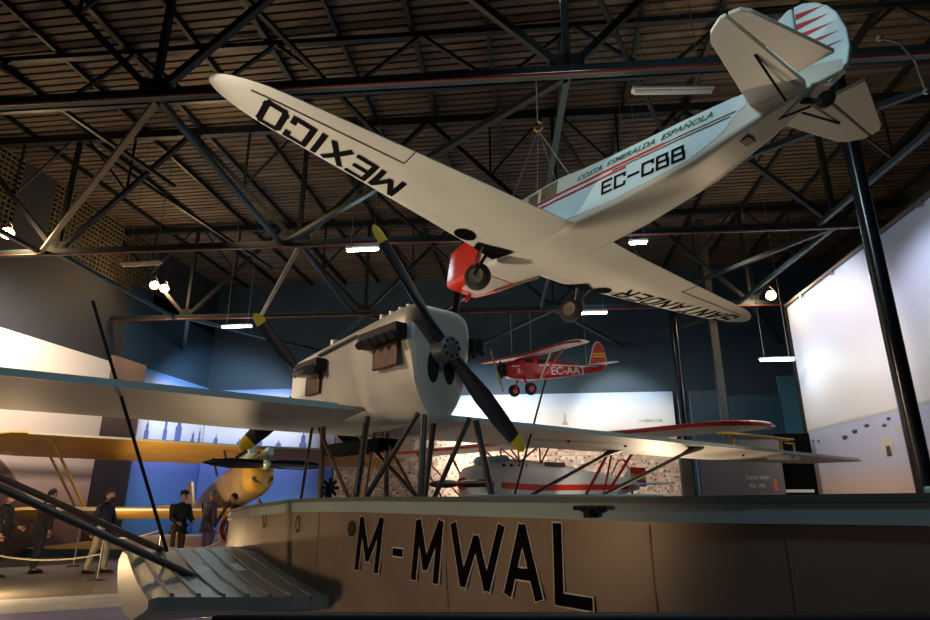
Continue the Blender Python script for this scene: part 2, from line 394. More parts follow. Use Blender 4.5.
# back: white old town under a bright sky
town, nt, b, r = ramp_mat('old town mural sky', 'Z', [(0, (.5, .42, .34)), (4.1, (.62, .62, .62)), (4.3, (.78, .8, .82)), (5.1, (.66, .76, .88)), (5.9, (.26, .48, .82))], .5, .9, (.22, 1, .2))
L = nt.links.new
tc = [q for q in nt.nodes if q.type == 'TEX_COORD'][0]
mp = nt.nodes.new('ShaderNodeMapping'); mp.inputs['Rotation'].default_value = (pi/2, 0, 0); mp.inputs['Scale'].default_value = (1, 1, 1)
br = nt.nodes.new('ShaderNodeTexBrick'); br.inputs['Scale'].default_value = 1.3; br.inputs['Mortar Size'].default_value = .012
br.inputs['Color1'].default_value = (.8, .7, .58, 1); br.inputs['Color2'].default_value = (.5, .34, .26, 1); br.inputs['Mortar'].default_value = (.42, .3, .24, 1)
br.inputs['Brick Width'].default_value = .3; br.inputs['Row Height'].default_value = .22; br.offset = .37; br.squash = .7; br.squash_frequency = 3
vo = nt.nodes.new('ShaderNodeTexVoronoi'); vo.inputs['Scale'].default_value = 6.5; vo.distance = 'CHEBYCHEV'
vr = nt.nodes.new('ShaderNodeValToRGB'); vr.color_ramp.elements[0].position = .2; vr.color_ramp.elements[1].position = .27
vr.color_ramp.elements[0].color = (.34, .24, .21, 1); vr.color_ramp.elements[1].color = (1, 1, 1, 1)
L(tc.outputs['Object'], mp.inputs[0]); L(mp.outputs[0], br.inputs['Vector']); L(mp.outputs[0], vo.inputs['Vector']); L(vo.outputs['Distance'], vr.inputs['Fac'])
mx = nt.nodes.new('ShaderNodeMixRGB'); mx.blend_type = 'MULTIPLY'; mx.inputs[0].default_value = 1; L(br.outputs['Color'], mx.inputs[1]); L(vr.outputs[0], mx.inputs[2])
sp = [q for q in nt.nodes if q.type == 'SEPXYZ'][0]
st = nt.nodes.new('ShaderNodeMapRange'); st.inputs['From Min'].default_value = 4.0; st.inputs['From Max'].default_value = 4.15; L(sp.outputs[2], st.inputs['Value'])
m2 = nt.nodes.new('ShaderNodeMixRGB'); L(st.outputs[0], m2.inputs[0]); L(mx.outputs[0], m2.inputs[1]); L(r.outputs[0], m2.inputs[2]); L(m2.outputs[0], b.inputs['Base Color'])
pt = panel('mural_panel', 'bright sky and white old town mural on the back wall', -8.7, 5.45, 25.35, 25.5, 0, 5.75, town)
text_mb('LA HABANA. CUBA', .95, .1, lambda s, t: (4.02+8.7+s, -.008, 4.53+t)).build('lettering', mat('grey caption ink', (.22, .2, .2), .6), pt, 0)
MB().add([(1.05+8.7+a, -.008, 4.45+c) for a, c in ((-.12, 0), (.12, 0), (.1, .1), (.05, .12), (.05, .42), (-.02, .5), (-.06, .14), (-.12, .1))], [tuple(range(8))]).build('printed_ship', mat('printed sail ink', (.5, .44, .38), .6), pt, 0)
# exhibition partitions at right
teal = mat('teal partition', (.05, .2, .3), .5, 0, .08, 1)
navy = mat('navy partition', (.025, .085, .15), .55, 0, .08, 1)
for x0, x1, z1, m, lb in ((5.6, 6.9, 5.4, navy, 'navy partition board right of the bright back mural'), (6.95, 8.75, 5.2, navy, 'darker navy partition board farther right by the sea mural'), (8.8, 9.7, 5.9, teal, 'teal lit partition board at the sea mural edge')):
    o = panel('partition_board', lb, x0, x1, 23.2, 23.32, 0, z1, m); o['category'] = 'partition'
g = panel('text_panel', 'grey text panel below the right end of the flying boat wing', 4.55, 6.78, 18.5, 18.6, 0, 3.2, mat('grey panel', (.16, .15, .15), .6, 0, .05, 1)); g['category'] = 'panel'
ink = mat('pale panel ink', (.7, .68, .62), .6)
text_mb('Grandes Vuelos', .62, .13, lambda s, t: (1.2+s, -.008, 2.1+t)).build('lettering', ink, g, 0)
text_mb('1926 - 1936', .42, .11, lambda s, t: (1.27+s, -.008, 1.88+t)).build('lettering', ink, g, 0)
MB().box((1.98, -.005, 1.95), (.09, .01, .34)).build('orange_mark', mat('orange mark', (.7, .16, .04), .6), g, 0)
dk = panel('door_surround', 'black doorway board between grey text panel and sea mural', 6.85, 7.8, 18.9, 19.0, 0, 3.4, M['matt_black']); dk['category'] = 'doorway'
o = MB().box((7.15, 18.6, 1.78), (.75, .25, .08)).build('wall_shelf', M['white'], None, 0, bevel=.01); tag(o, 'small white ledge at the foot of the black doorway board', 'shelf')

# ------------------------------------------------------------------ lamps
def light(name, typ, loc, energy, col, aim=None, size=.2, spot=None, blend=.6, size_y=None):
    l = bpy.data.lights.new(name, typ); l.energy = energy; l.color = col
    if typ == 'SPOT': l.spot_size = radians(spot); l.spot_blend = blend; l.shadow_soft_size = size
    elif typ == 'POINT': l.shadow_soft_size = size
    elif typ == 'AREA':
        l.size = size
        if size_y: l.shape = 'RECTANGLE'; l.size_y = size_y
    o = bpy.data.objects.new(name, l); COL.objects.link(o); o.location = loc
    if aim is not None: o.rotation_euler = (V(aim)-V(loc)).to_track_quat('-Z', 'Y').to_euler()
    return o
WARM = (1, .68, .36); COOL = (.66, .88, 1)
def tube_light(x, y, z, ln, lit, label, ang=0, top=ZB):
    t = thing('tube_light', label, 'lamp', (x, y, z), ang, 'fluorescent tube lights')
    MB().box((0, 0, .05), (ln, .13, .05)).build('housing', M['tube_off'], t, 0)
    MB().tube((-ln/2+.03, 0, 0), (ln/2-.03, 0, 0), .035, n=8).build('tube', M['tube_lit' if lit else 'tube_off'], t)
    for s in (-1, 1): MB().tube((s*ln*.35, 0, .07), (s*ln*.35, 0, top-z), .008, n=5).build('hanger', M['wire'], t)
    if lit: light('tube_glow', 'POINT', (x, y, z-.15), lit, COOL, size=.3)
tube_light(-4.0, 12.72, 7.2, .8, 28, 'lit tube light above the big propeller tip', top=11)
tube_light(-10.2, 18.75, 7.2, 1.1, 60, 'lit tube light at the left back corner near the bright strut', top=11)
tube_light(1.84, 18.6, 7.2, .85, 28, 'lit tube light below the monoplane right wheel', top=11)
tube_light(2.4, 13.1, 7.2, .42, 24, 'short lit tube light peeping past the monoplane trailing edge', top=11)
tube_light(7.05, 18.4, 5.5, 1.0, 40, 'lit tube light hanging low beside the sea mural edge', top=11)
tube_light(2.15, 7.9, 7.4, 1.2, 0, 'unlit tube light under the nearest truss beside the cream tail', .1, top=11)
tube_light(-10.16, 13.45, 7.4, 1.1, 0, 'unlit tube light near the left lattice window', top=11)
def flood(x, y, z, aim, label, e, body=True):
    t = thing('flood_light', label, 'lamp', (x, y, z), 0, 'warm floodlights')
    d = (V(aim)-V((x, y, z))).normalized()
    MB().lathe([(.07, -.2), (.12, -.12), (.15, 0), (.16, .02)], (0, 0, 0), d, 16).build('housing', M['lamp_body'], t)
    MB().lathe([(.02, .021), (.13, .02), (.13, .03), (.02, .045)], (0, 0, 0), d, 16).build('lens', M['flood_lit'], t)
    MB().path([(0, 0, .3), (.1, 0, .2), (.12, 0, 0)], .015, 6).build('bracket', M['lamp_body'], t)
    if z < 1: MB().tube((0, 0, -z), (0, 0, 0), .03).build('stand', M['lamp_body'], t); MB().box((0, 0, .015-z), (.3, .3, .03)).build('stand_base', M['lamp_body'], t, 0)
    light('flood_glow', 'POINT', V((x, y, z))+d*.25, e, WARM, size=.15)
flood(-13.5, 12.7, 8.15, (-4, 6, 5), 'warm floodlight at the far left edge by the lattice window', 110)
flood(-13.4, 18.6, 8.8, (-3, 6, 5), 'warm floodlight left of the two under the second lattice window', 60)
flood(-13.1, 18.75, 8.72, (-3, 6, 5), 'warm floodlight right of the two under the second lattice window', 60)
flood(7.4, 19, 7.7, (0, 6, 4), 'warm floodlight at the top corner of the sea mural', 100)

# mural washers: unseen spotlights on the murals
light('mural_washer', 'SPOT', (4.2, 15.4, 7.4), 800, (1, .88, .76), (8, 16.6, 5.2), .25, 85)
light('mural_washer', 'SPOT', (5.2, 11.0, 7.4), 480, (.85, .88, 1), (8, 12.4, 4.4), .25, 75)
light('mural_washer', 'SPOT', (-4.2, 22.3, 6.8), 470, (.95, .97, 1), (-2.6, 25.4, 4.6), .25, 85)
light('mural_washer', 'SPOT', (3.0, 22.4, 6.9), 520, (1, .93, .85), (3.4, 25.4, 4.6), .25, 75)
light('mural_washer', 'SPOT', (-11.0, 21.0, 7.0), 1100, (.9, .93, 1), (-14, 25, 3.7), .25, 100)
light('mural_washer', 'SPOT', (-11.6, 13.4, 7.0), 1500, (1, .86, .72), (-15, 15, 3.4), .25, 125, 1.)
light('town_washer', 'SPOT', (-4.2, 21.6, 5.0), 1900, (1, .86, .7), (0, 25.4, 2.4), .25, 100)
# unseen spots added to light the aircraft and the roof
light('fill_spot', 'SPOT', (-8.2, 7.2, .35), 1700, (1, .87, .68), (-1.2, 7.0, 5.2), .2, 48)
light('fill_spot', 'SPOT', (-7.0, -1.5, 1.2), 520, (1, .68, .38), (-.9, 3.9, 1.6), .2, 31)
light('fill_spot', 'SPOT', (-1.6, -3.6, 3.2), 24, (1, .7, .42), (1.6, 2.6, 1.4), .8, 50)
light('cool_fill_spot', 'SPOT', (3.5, -1.5, 8.0), 420, (.7, .92, 1), (-.4, 3.2, 1.8), .4, 72, .8)  # unseen cool spot added overhead to brighten deck and hull
light('fill_spot', 'SPOT', (-9.0, 2.0, 5.5), 1500, (1, .78, .56), (-1.7, 5.7, 2.75), .2, 24)
light('fill_spot', 'SPOT', (-3.9, 7.2, .3), 90, (1, .72, .42), (-2.6, 5.0, 2.35), .15, 100)
light('fill_spot', 'SPOT', (3.6, 9.4, .3), 150, (1, .74, .48), (2.2, 8.6, 2.35), .15, 110)  # added in place of bounce light under the right wing
light('fill_spot', 'SPOT', (-10.5, 13.5, .4), 800, (1, .68, .3), (-9.5, 18.8, 2.8), .2, 80)
light('fill_spot', 'SPOT', (3.2, 14.2, .4), 330, (1, .86, .7), (-.2, 16.6, 2.1), .2, 70)
light('fill_spot', 'SPOT', (2.6, 13.6, .4), 350, (1, .8, .55), (2.6, 9.5, 4.2), .2, 70)
light('cool_fill_spot', 'SPOT', (-2.2, 1.6, 9.0), 700, (.7, .92, 1), (2.2, 5.6, 5.3), .4, 60)  # unseen cool spot added for the monoplane's side
light('cool_fill_spot', 'SPOT', (.6, 7.6, 9.6), 260, (.72, .9, 1), (-1, 4.0, 2.2), .6, 75)
light('roof_fill_spot', 'SPOT', (-8, 12, 8.2), 190, (1, .68, .36), (-5, 13, 11), .3, 150)  # unseen warm spots added to brighten the ceiling
light('roof_fill_spot', 'SPOT', (6, 9, 8.2), 150, (1, .7, .4), (6, 10, 11), .3, 150)

w = bpy.data.worlds.new('world'); scene.world = w; w.use_nodes = True
w.node_tree.nodes['Background'].inputs[0].default_value = (.35, .45, .6, 1)
w.node_tree.nodes['Background'].inputs[1].default_value = .026

# ================================================================== flying boat
WO = V((-.739, 4.778, 0)); WR = radians(-43)
wal = thing('flying_boat', 'big grey beige twin propeller flying boat marked M-MWAL in the foreground', 'flying boat', WO, WR)
def interp(x, tab):
    if x <= tab[0][0]: return tab[0][1]
    for (a, p), (b_, q) in zip(tab, tab[1:]):
        if x <= b_: return p+(q-p)*(x-a)/(b_-a)
    return tab[-1][1]
HB = [(-3.75, .02), (-3.6, .14), (-3.3, .34), (-2.9, .56), (-2.4, .78), (-1.9, .93), (-1.4, 1.0), (2.3, 1.0), (2.8, .93), (3.3, .82), (4.2, .66), (8, .3)]
ZD = [(-3.75, 1.36), (-2.6, 1.47), (-1.55, 1.56), (-.5, 1.625), (.3, 1.642), (2.5, 1.645), (3.3, 1.655), (8, 1.72)]
HX = [-3.75, -3.7, -3.6, -3.45, -3.3, -3.1, -2.9, -2.65, -2.4, -2.15, -1.9, -1.65, -1.4, -1, -.5, 0, .5, 1, 1.5, 2, 2.3, 2.55, 2.8, 3.05, 3.3, 3.7, 4.2, 5, 6, 7, 8]
hull = MB(); deck = MB(); rings = []; dr = []
for x in HX:
    h, zd = interp(x, HB), interp(x, ZD); zk = .55 if x > -2 else .55+.35*(-2-x)/1.75
    rings.append([V(p) for p in ((x, -h, zd-.015), (x, -h, zd-.3), (x, -h*.97, .95), (x, -h*.8, .8), (x, 0, zk), (x, h*.8, .8), (x, h*.97, .95), (x, h, zd-.3), (x, h, zd-.015))])
    dr.append([V(p) for p in ((x, -h, zd-.018), (x, -h, zd), (x, -h*.5, zd+.004), (x, 0, zd+.006), (x, h*.5, zd+.004), (x, h, zd), (x, h, zd-.018))])
hull.loft(rings).build('hull', M['hull'], wal, 30)
deck.loft(dr).build('deck', M['deck'], wal, 30)
for s in (-1, 1):
    g = []; g2 = []
    for x in HX:
        h, zd = interp(x, HB), interp(x, ZD)
        zb = min(.085, max(.02, .085+(x+1.6)*.03)) if x < -.2 else .085
        g.append([V((x, s*(h-.01), zd-zb)), V((x, s*(h+.014), zd-zb)), V((x, s*(h+.014), zd-.022)), V((x, s*(h-.01), zd-.022))])
        g2.append([V((x, s*(h-.02), zd-.02)), V((x, s*(h+.02), zd-.02)), V((x, s*(h+.02), zd+.004)), V((x, s*(h-.02), zd+.004))])
    MB().loft(g).build('gunwale_band', M['deck'], wal, 30)
    MB().loft(g2).build('rub_rail', mat('dark green rail paint', (.1, .14, .13), .45), wal, 30)
# registration on the side
side = lambda s, t: V((s, -1.004-.0, t))
letters = [('M', .41, .69, 1.225, 1.535), ('-', .785, .93, 1.22, 1.53), ('M', 1.0, 1.245, 1.225, 1.535), ('W', 1.305, 1.69, 1.235, 1.53), ('A', 1.70, 1.925, 1.23, 1.535), ('L', 1.995, 2.185, 1.235, 1.54)]
for ch, a, b_, c, d in letters:
    aa, bb = a+.025, b_-.02
    w_ = .046 if ch != '-' else .04
    sh = {'M': .038, 'W': .016, 'A': .006, 'L': .004, '-': .0}[ch]
    if ch == '-': aa += .02; bb -= .02; c -= .02; d -= .02
    if ch == 'M': aa -= .012 if a > .9 else .004; bb -= .022
    for off, grow, m, nm, lb in ((.0035, .0065, 'letter_white', 'letter_outline', 'white letter outline'), (.006, 0, 'letter_dark', 'letter', 'dark painted letter')):
        o = strokes(ch, aa, bb, c+.02, d-.02, w_, lambda s, t: V((s+sh*(t-1.24)/.29, -1-off, t)), MB(), grow, 1).build(nm, M[m], wal, 0, fix=False); o['label'] = lb
MB().lathe([(.001, 0), (.045, 0), (.045, .006), (.001, .006)], (.345, -1.0, 1.46), (0, -1, 0), 20).build('porthole', M['black'], wal)
def ring_mark(x, z, rx, rz):
    mb = MB(); n = 20
    mb.add([(x+(rx+e)*cos(2*pi*i/n), -1.004, z+(rz+e)*sin(2*pi*i/n)) for i in range(n) for e in (-.006, .006)], [(2*i, 2*i+1, (2*i+3) % (2*n), (2*i+2) % (2*n)) for i in range(n)])
    mb.build('oval_mark', M['letter_dark'], wal, 0, fix=False)
ring_mark(-.41, 1.46, .03, .05); ring_mark(-1.0, 1.47, .03, .05)
# seams and rivets
for x in (-.1, 1.28, 2.45, 2.9):
    MB().box((x, -interp(x, HB)-.001, 1.25), (.006, .003, .6)).build('plate_seam', M['hull'], wal, 0)
# cleat
c = MB(); c.tube((2.2, -1.01, 1.6), (2.2, -1.05, 1.6), .012); c.tube((2.27, -1.01, 1.6), (2.27, -1.05, 1.6), .012); c.tube((2.16, -1.05, 1.605), (2.31, -1.05, 1.605), .009); c.box((2.235, -1.045, 1.585), (.03, .05, .03))
c.build('mooring_cleat', M['black'], wal)
# low white hatch coaming on the after deck
MB().box((3.9, .1, 1.67), (1.6, .5, .03)).build('deck_hatch', M['white'], wal, 0, bevel=.01)
MB().box((1.0, .15, 1.65), (1.3, .5, .02)).build('deck_hatch', M['deck'], wal, 0, bevel=.01)
# sponsons
OUT = [(-1.72, 1.2, 1.12), (-1.55, 1.265, 1.02), (-1.2, 1.27, .94), (-.8, 1.215, .92), (-.4, 1.175, .95), (0, 1.155, 1.04), (.17, 1.15, 1.085)]
INN = [(-1.6, 1.2, 1.12), (-1.45, 1.25, 1.0), (-1.1, 1.225, .9), (-.75, 1.15, .88), (-.35, 1.085, .9), (-.05, 1.045, .95), (.06, 1.035, .965)]
def sp_top(x, f):   # f=0 inboard, 1 outboard
    a = interp(x, [(p[0], p[1]) for p in INN]); b_ = interp(x, [(p[0], p[1]) for p in OUT]); return a+(b_-a)*f
for s in (-1, 1):
    rs = []
    for y, sec in ((.9, INN), (2.02, OUT), (2.06, [(x*.985-.01, a-.012, b_+.012) for x, a, b_ in OUT])):
        yo = lambda x: y-(.17-x)*.12*(y > 1)
        rs.append([V((x, s*yo(x), a)) for x, a, b_ in sec]+[V((x, s*yo(x), b_)) for x, a, b_ in sec[::-1]])
    sp = MB().loft(rs).build('sponson', M['sponson'], wal, 28)
    for k in range(8):
        f = .06+.125*k
        MB().path([(x, s*(.9+(1.12-(.17-x)*.12)*f), sp_top(x, f)+.004) for x in (-1.5, -1.2, -.8, -.4, 0, .08+.07*f)], .014, 6).build('rib', M['sponson'], sp)
    for k, (x, f) in enumerate(((-.72, .36), (-.68, .54))):
        z = sp_top(x, f)
        MB().add([(x-.1, s*(.9+1.12*f-.05), sp_top(x-.1, f)+.006), (x+.1, s*(.9+1.12*f-.05), sp_top(x+.1, f)+.006), (x+.1, s*(.9+1.12*f+.05), sp_top(x+.1, f)+.006), (x-.1, s*(.9+1.12*f+.05), sp_top(x-.1, f)+.006)], [(0, 1, 2, 3)]).build('placard', M['white'], sp, 0)
# wing
def wsec(y):
    a = abs(y)
    le = interp(a, [(0, -2.45), (9.6, -2.45), (10.6, -2.3), (11.3, -1.95), (11.8, -1.45), (12.0, -1.0)])
    te = -.8 if a < 11.8 else -.86
    k = interp(a, [(0, 1), (8, 1), (11.3, .7), (12, .3)]); tl_ = interp(a, [(0, .1), (.9, .1), (1.8, .075), (8, .075)])
    return (y, le, te, 2.375, .16*k, tl_*k, .028*k)
ys = [0, .9, 1.3, 1.8, 3, 5, 7, 8, 9, 9.6, 10.2, 10.6, 11, 11.3, 11.6, 11.8, 11.92, 12.0]
wing = wing_mb([wsec(-y) for y in ys[::-1]]+[wsec(y) for y in ys[1:]]).build('main_wing', M['wing_pale'], wal, 30)
for s in (-1, 1):
    MB().bar((-.795, s*.55, 2.378), (-.795, s*11.6, 2.378), .014, .05).build('trailing_edge_strip', M['deck'], wing, 0)
    # aileron with its bench-shaped balance
    MB().add([(-1.05, s*6.2, 2.40), (-.84, s*6.2, 2.40), (-.84, s*11.2, 2.40), (-1.05, s*11.2, 2.42)], [(0, 1, 2, 3)]).build('aileron', M['wing_pale'], wing, 0)
    be = MB(); be.bar((-.95, s*6.3, 2.60), (-.95, s*8.7, 2.63), .2, .03)
    be.build('aileron_balance', M['yellow'], wing, 0, bevel=.006)
    for y in (6.65, 8.35): MB().bar((-.95, s*y, 2.38), (-.95, s*y, 2.61), .035).build('balance_post', M['yellow'], wing, 0)
    f = MB()
    f.bar((-.9, s*8.4, 2.56), (-.9, s*8.75, 2.56), .03); f.bar((-.9, s*8.75, 2.4), (-.9, s*8.75, 2.57), .03)
    f.build('balance_horn', M['yellow'], wing, 0)
    for y in (8.3, 8.7): MB().box((-1.0, s*y, 2.31), (.3, .28, .07)).build('hinge_fairing', M['white'], wing, 0)
    for x, y in ((-1.3, 3.0), (-1.3, 4.2), (-1.2, 7.4), (-1.7, 5.2)): MB().ball((x, s*y, 2.315), .022, 8, 6).build('inspection_stud', M['black'], wing)
    # broad wing struts and rigging rods
    W1, W2 = (((-1.8, 1.6, 1.22), (-1.8, 4.62, 2.31)), ((-1.0, 1.7, 1.2), (-1.0, 5.5, 2.33))) if s > 0 else (((-1.2, 1.66, 1.27), (-1.2, 3.86, 2.31)), ((-.5, 1.56, 1.12), (-.5, 4.05, 2.33)))
    for p, q, m in ((W1[0], W1[1], 'strut_brown' if s < 0 else 'strut_dark'), (W2[0], W2[1], 'strut_dark')):
        p, q = V((p[0], s*p[1], p[2])), V((q[0], s*q[1], q[2]))
        MB().tube(p, q, .036, n=12, flat=.6).build('wing_strut', M[m], wal)
        MB().tube(q+(p-q)*.1, q+V((0, s*.08, .02)), .036, .11, 12, .5).build('strut_fairing', M['strut_dark'], wal)
    MB().tube((-1.1, s*1.66, 1.27), (-1.1, s*2.40, 3.0), .012, n=8).build('rigging_rod', M['black'], wal)
# pylon under the wing
for s in (-1, 1):
    y = s*.35
    for p, q, r_, m in (((-1.77, 1.6), (-1.64, 2.29), .014, 'strut_brown'), ((-1.37, 1.6), (-1.41, 2.27), .026, 'strut_brown'), ((-1.5, 2.26), (-.84, 1.61), .017, 'strut_brown'), ((-.75, 1.61), (-.62, 2.29), .027, 'strut_dark'), ((-.62, 1.61), (-.02, 2.26), .022, 'strut_dark'), ((.16, 1.61), (.06, 2.24), .027, 'strut_dark')):
        MB().tube((p[0], y, p[1]), (q[0], y*(1 if q[0] < -.3 else .75), q[1]), r_, n=12).build('pylon_strut', M[m], wal)
MB().tube((-1.9, .35, 2.25), (-.8, .35, 1.61), .022, n=10).build('pylon_strut', M['strut_dark'], wal)
MB().box((-1.98, .35, 2.14), (1.25, .25, .12)).build('radiator_box', M['matt_black'], wal, 0, bevel=.01)
# nacelle
nac = []
for x, hw, zt, zb in ((-2.36, .2, 2.98, 2.5), (-2.33, .28, 3.03, 2.42), (-2.25, .32, 3.06, 2.36), (-1.8, .345, 3.09, 2.33), (-1.2, .355, 3.13, 2.29), (-.7, .36, 3.165, 2.26), (-.3, .355, 3.2, 2.23), (-.14, .345, 3.2, 2.23), (-.09, .32, 3.17, 2.26), (-.07, .27, 3.12, 2.32)):
    ring = se_ring(x, 0, 0, hw, zt, zb, 5.5, 40)
    k = max(0, min(1, (x+1.3)/1.1))
    for p in ring:
        if p.z < 2.78: p.y *= 1-.62*k*((2.78-p.z)/.55)**1.4
    nac.append(ring)
nacelle = MB().loft(nac).build('engine_nacelle', M['nacelle'], wal, 42)
# pylon strut feet under the nacelle
for yy in (-.085, .085):
    n = 20
    MB().prism([(.058*cos(2*pi*i/n), .13*(1+.12*(sin(2*pi*i/n) > 0))*sin(2*pi*i/n)) for i in range(n)], lambda a, b_, t: V((t, yy+a, 2.66+b_)), -.1, -.066).build('air_intake', M['black'], nacelle)
for x in (-.7, -.55, -.4, -.28): MB().tube((x, -.2, 3.15), (x, -.2, 3.225), .022, n=8).build('filler_cap', M['nacelle'], nacelle)
MB().tube((-1.55, -.22, 3.08), (-1.55, -.22, 3.15), .04, n=10).build('filler_cap', M['nacelle'], nacelle)
MB().bar((-1.6, -.36, 2.98), (-.85, -.365, 3.03), .012, .025).build('panel_slot', M['black'], nacelle, 0)
for s in (-1, 1):
    for xa, xb, z in ((-.66, -.06, 2.92), (-1.9, -1.42, 2.86)):
        ex = MB().box(((xa+xb)/2, s*.41, z), (xb-xa, .12, .13)).build('exhaust_manifold', M['black'], nacelle, 0, bevel=.015)
        for k in range(5):
            x = xa+.06+(xb-xa-.12)*k/4
            MB().tube((x, s*.44, z-.01), (x+.03, s*.5, z-.06), .032, .036, 10).build('exhaust_stub', M['strut_dark'], ex)
        MB().box(((xa+xb)/2, s*.365, z-.16), ((xb-xa)*.62, .03, .2)).build('exhaust_port', M['wood'], nacelle, 0, bevel=.01)
# propellers
def prop(par, o, ax_x, R_, angles, mats, name='propeller', wd=.105, tip=M['yellow'], pitch=.5):
    root = None
    for ang, m in zip(angles, mats):
        d = V((0, cos(ang), sin(ang))); e = V((0, -sin(ang), cos(ang)))
        def sec(t, ww, th):
            tw_ = pitch*(1-t)+.18
            cc = e*cos(tw_)+V((1, 0, 0))*sin(tw_); nn = d.cross(cc).normalized()
            return [o+d*R_*t+cc*ww*cos(2*pi*i/12)+nn*th*sin(2*pi*i/12) for i in range(12)]
        prof = [(.0, .045, .045), (.1, .05, .045), (.25, wd*.75, .03), (.45, wd, .02), (.7, wd*.95, .014), (.87, wd*.78, .01)]
        bl = MB().loft([sec(*q) for q in prof]).build('propeller_blade', M[m], par, 50)
        pt_ = MB().loft([sec(.87, wd*.79, .0105), sec(.93, wd*.68, .009), sec(.97, wd*.5, .008), sec(1., wd*.15, .005)]).build('blade_tip', tip, bl, 50)
        pt_['label'] = 'yellow blade tip'
H1 = V((.0, .0, 2.81))
prop(wal, H1, 1, 1.17, (radians(130), radians(318)), ('blade_navy', 'blade_plum'), wd=.082)
hub = MB().lathe([(.12, -.08), (.1, .03), (.1, .06), (.05, .075), (.001, .075)], H1, (1, 0, 0), 24).build('propeller_hub', M['chrome'], wal)
for k in range(8): MB().tube(H1+V((.055, .072*cos(k*pi/4), .072*sin(k*pi/4))), H1+V((.08, .072*cos(k*pi/4), .072*sin(k*pi/4))), .013, n=6).build('hub_bolt', M['black'], hub)
H2 = V((-2.48, 0, 2.83))
prop(wal, H2, -1, 1.02, [radians(a) for a in (135, 225, 315, 45)], ['blade_navy']*4, wd=.1)
MB().lathe([(.1, .1), (.1, -.05), (.03, -.1)], H2, (1, 0, 0), 20).build('propeller_hub', M['chrome'], wal)
# bow fittings: wind-driven generator on a short stalk
wg = MB().tube((-1.35, -.3, 1.58), (-1.35, -.3, 1.70), .018).build('generator_stalk', M['black'], wal)
for k in range(8):
    a = k*pi/4; d = V((.35*0, cos(a), sin(a)))
    MB().bar(V((-1.3, -.3, 1.72)), V((-1.3, -.3, 1.72))+d*.085, .028, .01, (1, 0, .4)).build('generator_blade', M['black'], wg, 0)
# lifebuoy at the bow
lb = MB(); n = 28; ringv = []
for i in range(n): 
    a = 2*pi*i/n; ringv.append([V((.0, 0, 0))+V((cos(a)*(.17+.045*cos(q*pi/4)), .045*sin(q*pi/4), sin(a)*(.17+.045*cos(q*pi/4)))) for q in range(8)])
lb.loft(ringv+[ringv[0]], cap=False)
o = lb.build('lifebuoy', mat('orange lifebuoy', (.75, .14, .02), .5, 0, .1, 5), None, 60, loc=hall(-3.54, 9.6, 1.18)); o.rotation_euler = (0, 0, YAW-.5)
MB().tube((0, .06, -1.18), (0, .06, .2), .02).build('stand', M['strut_dark'], o); MB().box((0, .06, -1.17), (.3, .3, .02)).build('stand_base', M['strut_dark'], o, 0)
tag(o, 'orange lifebuoy on a stand behind the bow of the grey flying boat', 'lifebuoy')
# cradle that carries the hull
for x, lb_ in ((-.6, 'black cradle block under the forward hull of the flying boat'), (5.6, 'black cradle block under the rear hull of the flying boat')):
    p = WO+Matrix.Rotation(WR, 3, 'Z') @ V((x, 0, 0))
    o = MB().prism([(-.7, 0), (.7, 0), (.55, .84 if x < 0 else .82), (.3, .68), (0, .55), (-.3, .68), (-.55, .84 if x < 0 else .82)], lambda a, b_, t: V((t, a, b_)), -.15, .15).build('cradle', M['black'], None, 0, loc=p); o.rotation_euler = (0, 0, WR)
    tag(o, lb_, 'cradle')
# black barrier panel in the foreground
bp = MB().box((.4, 0, .698), (1.93, .05, 1.396)).build('black_screen', M['black'], None, 0, loc=hall(0, 1.5), bevel=.006); bp.rotation_euler = (0, 0, YAW)
tag(bp, 'plain black low screen along the bottom edge before the hull', 'screen')

# ================================================================== cream monoplane EC-CBB
Rm = Matrix(((-.641989, -.757608, .117816), (.76598, -.640479, .055332), (.033538, .125767, .991493)))
CT = V((-.0708, 8.1673, 5.2899))
cbb = thing('monoplane', 'cream low-wing monoplane EC-CBB with red nose hanging overhead', 'airplane', CT)
cbb.rotation_euler = Rm.to_euler()
CLE = [(0, .17), (.7, .15), (2, .04), (4.08, -.1)]; CTE = [(0, -1.42), (.7, -1.35), (2, -1.15), (3.9, -.82), (4.6, -.7)]
def cw(y):
    a = abs(y); S = 4.6 if y > 0 else 4.78
    g = a*4.6/S
    le = interp(g, CLE)-(.03*(g-4.08) if g > 4.08 else 0); te = interp(g, CTE)
    if y < 0: le += .1*min(1, a/2.5); te += .06*min(1, a/2.5)
    f = max(0, (a-.7)/(S-.7)); z = -.424+.105*f*(S-.7)
    e = max(0, (g-3.9)/.7)
    q = 1-sqrt(max(0, 1-e*e)); mid = le*.5+te*.5
    le += (mid-le)*q*.95; te += (mid-te)*q*.95
    k = (1-.5*f)*(1-.6*q)
    return (y, le, te, z, .13*k, .06*k, .012)
def cz(x, y, off=.007):
    _, le, te, z, tu, tlw, t = cw(y); u = min(1, max(0, (x-le)/(te-le)))
    return z-tlw*foil(u)-t*.5*u-off
sides = [.0, .4, .9, 1.6, 2.4, 3.2, 3.7, 3.9, 4.05, 4.2, 4.32, 4.42, 4.5, 4.55, 4.585, 4.6]
ssb = [.4, .9, 1.6, 2.4, 3.2, 3.8, 4.05, 4.2, 4.35, 4.48, 4.6, 4.68, 4.74, 4.77, 4.78]
wing_mb([cw(y) for y in sides]).build('port_wing', M['cbb_under'], cbb, 30)
wing_mb([cw(-y) for y in ssb[::-1]]+[cw(0)]).build('starboard_wing', M['cbb_under'], cbb, 30)
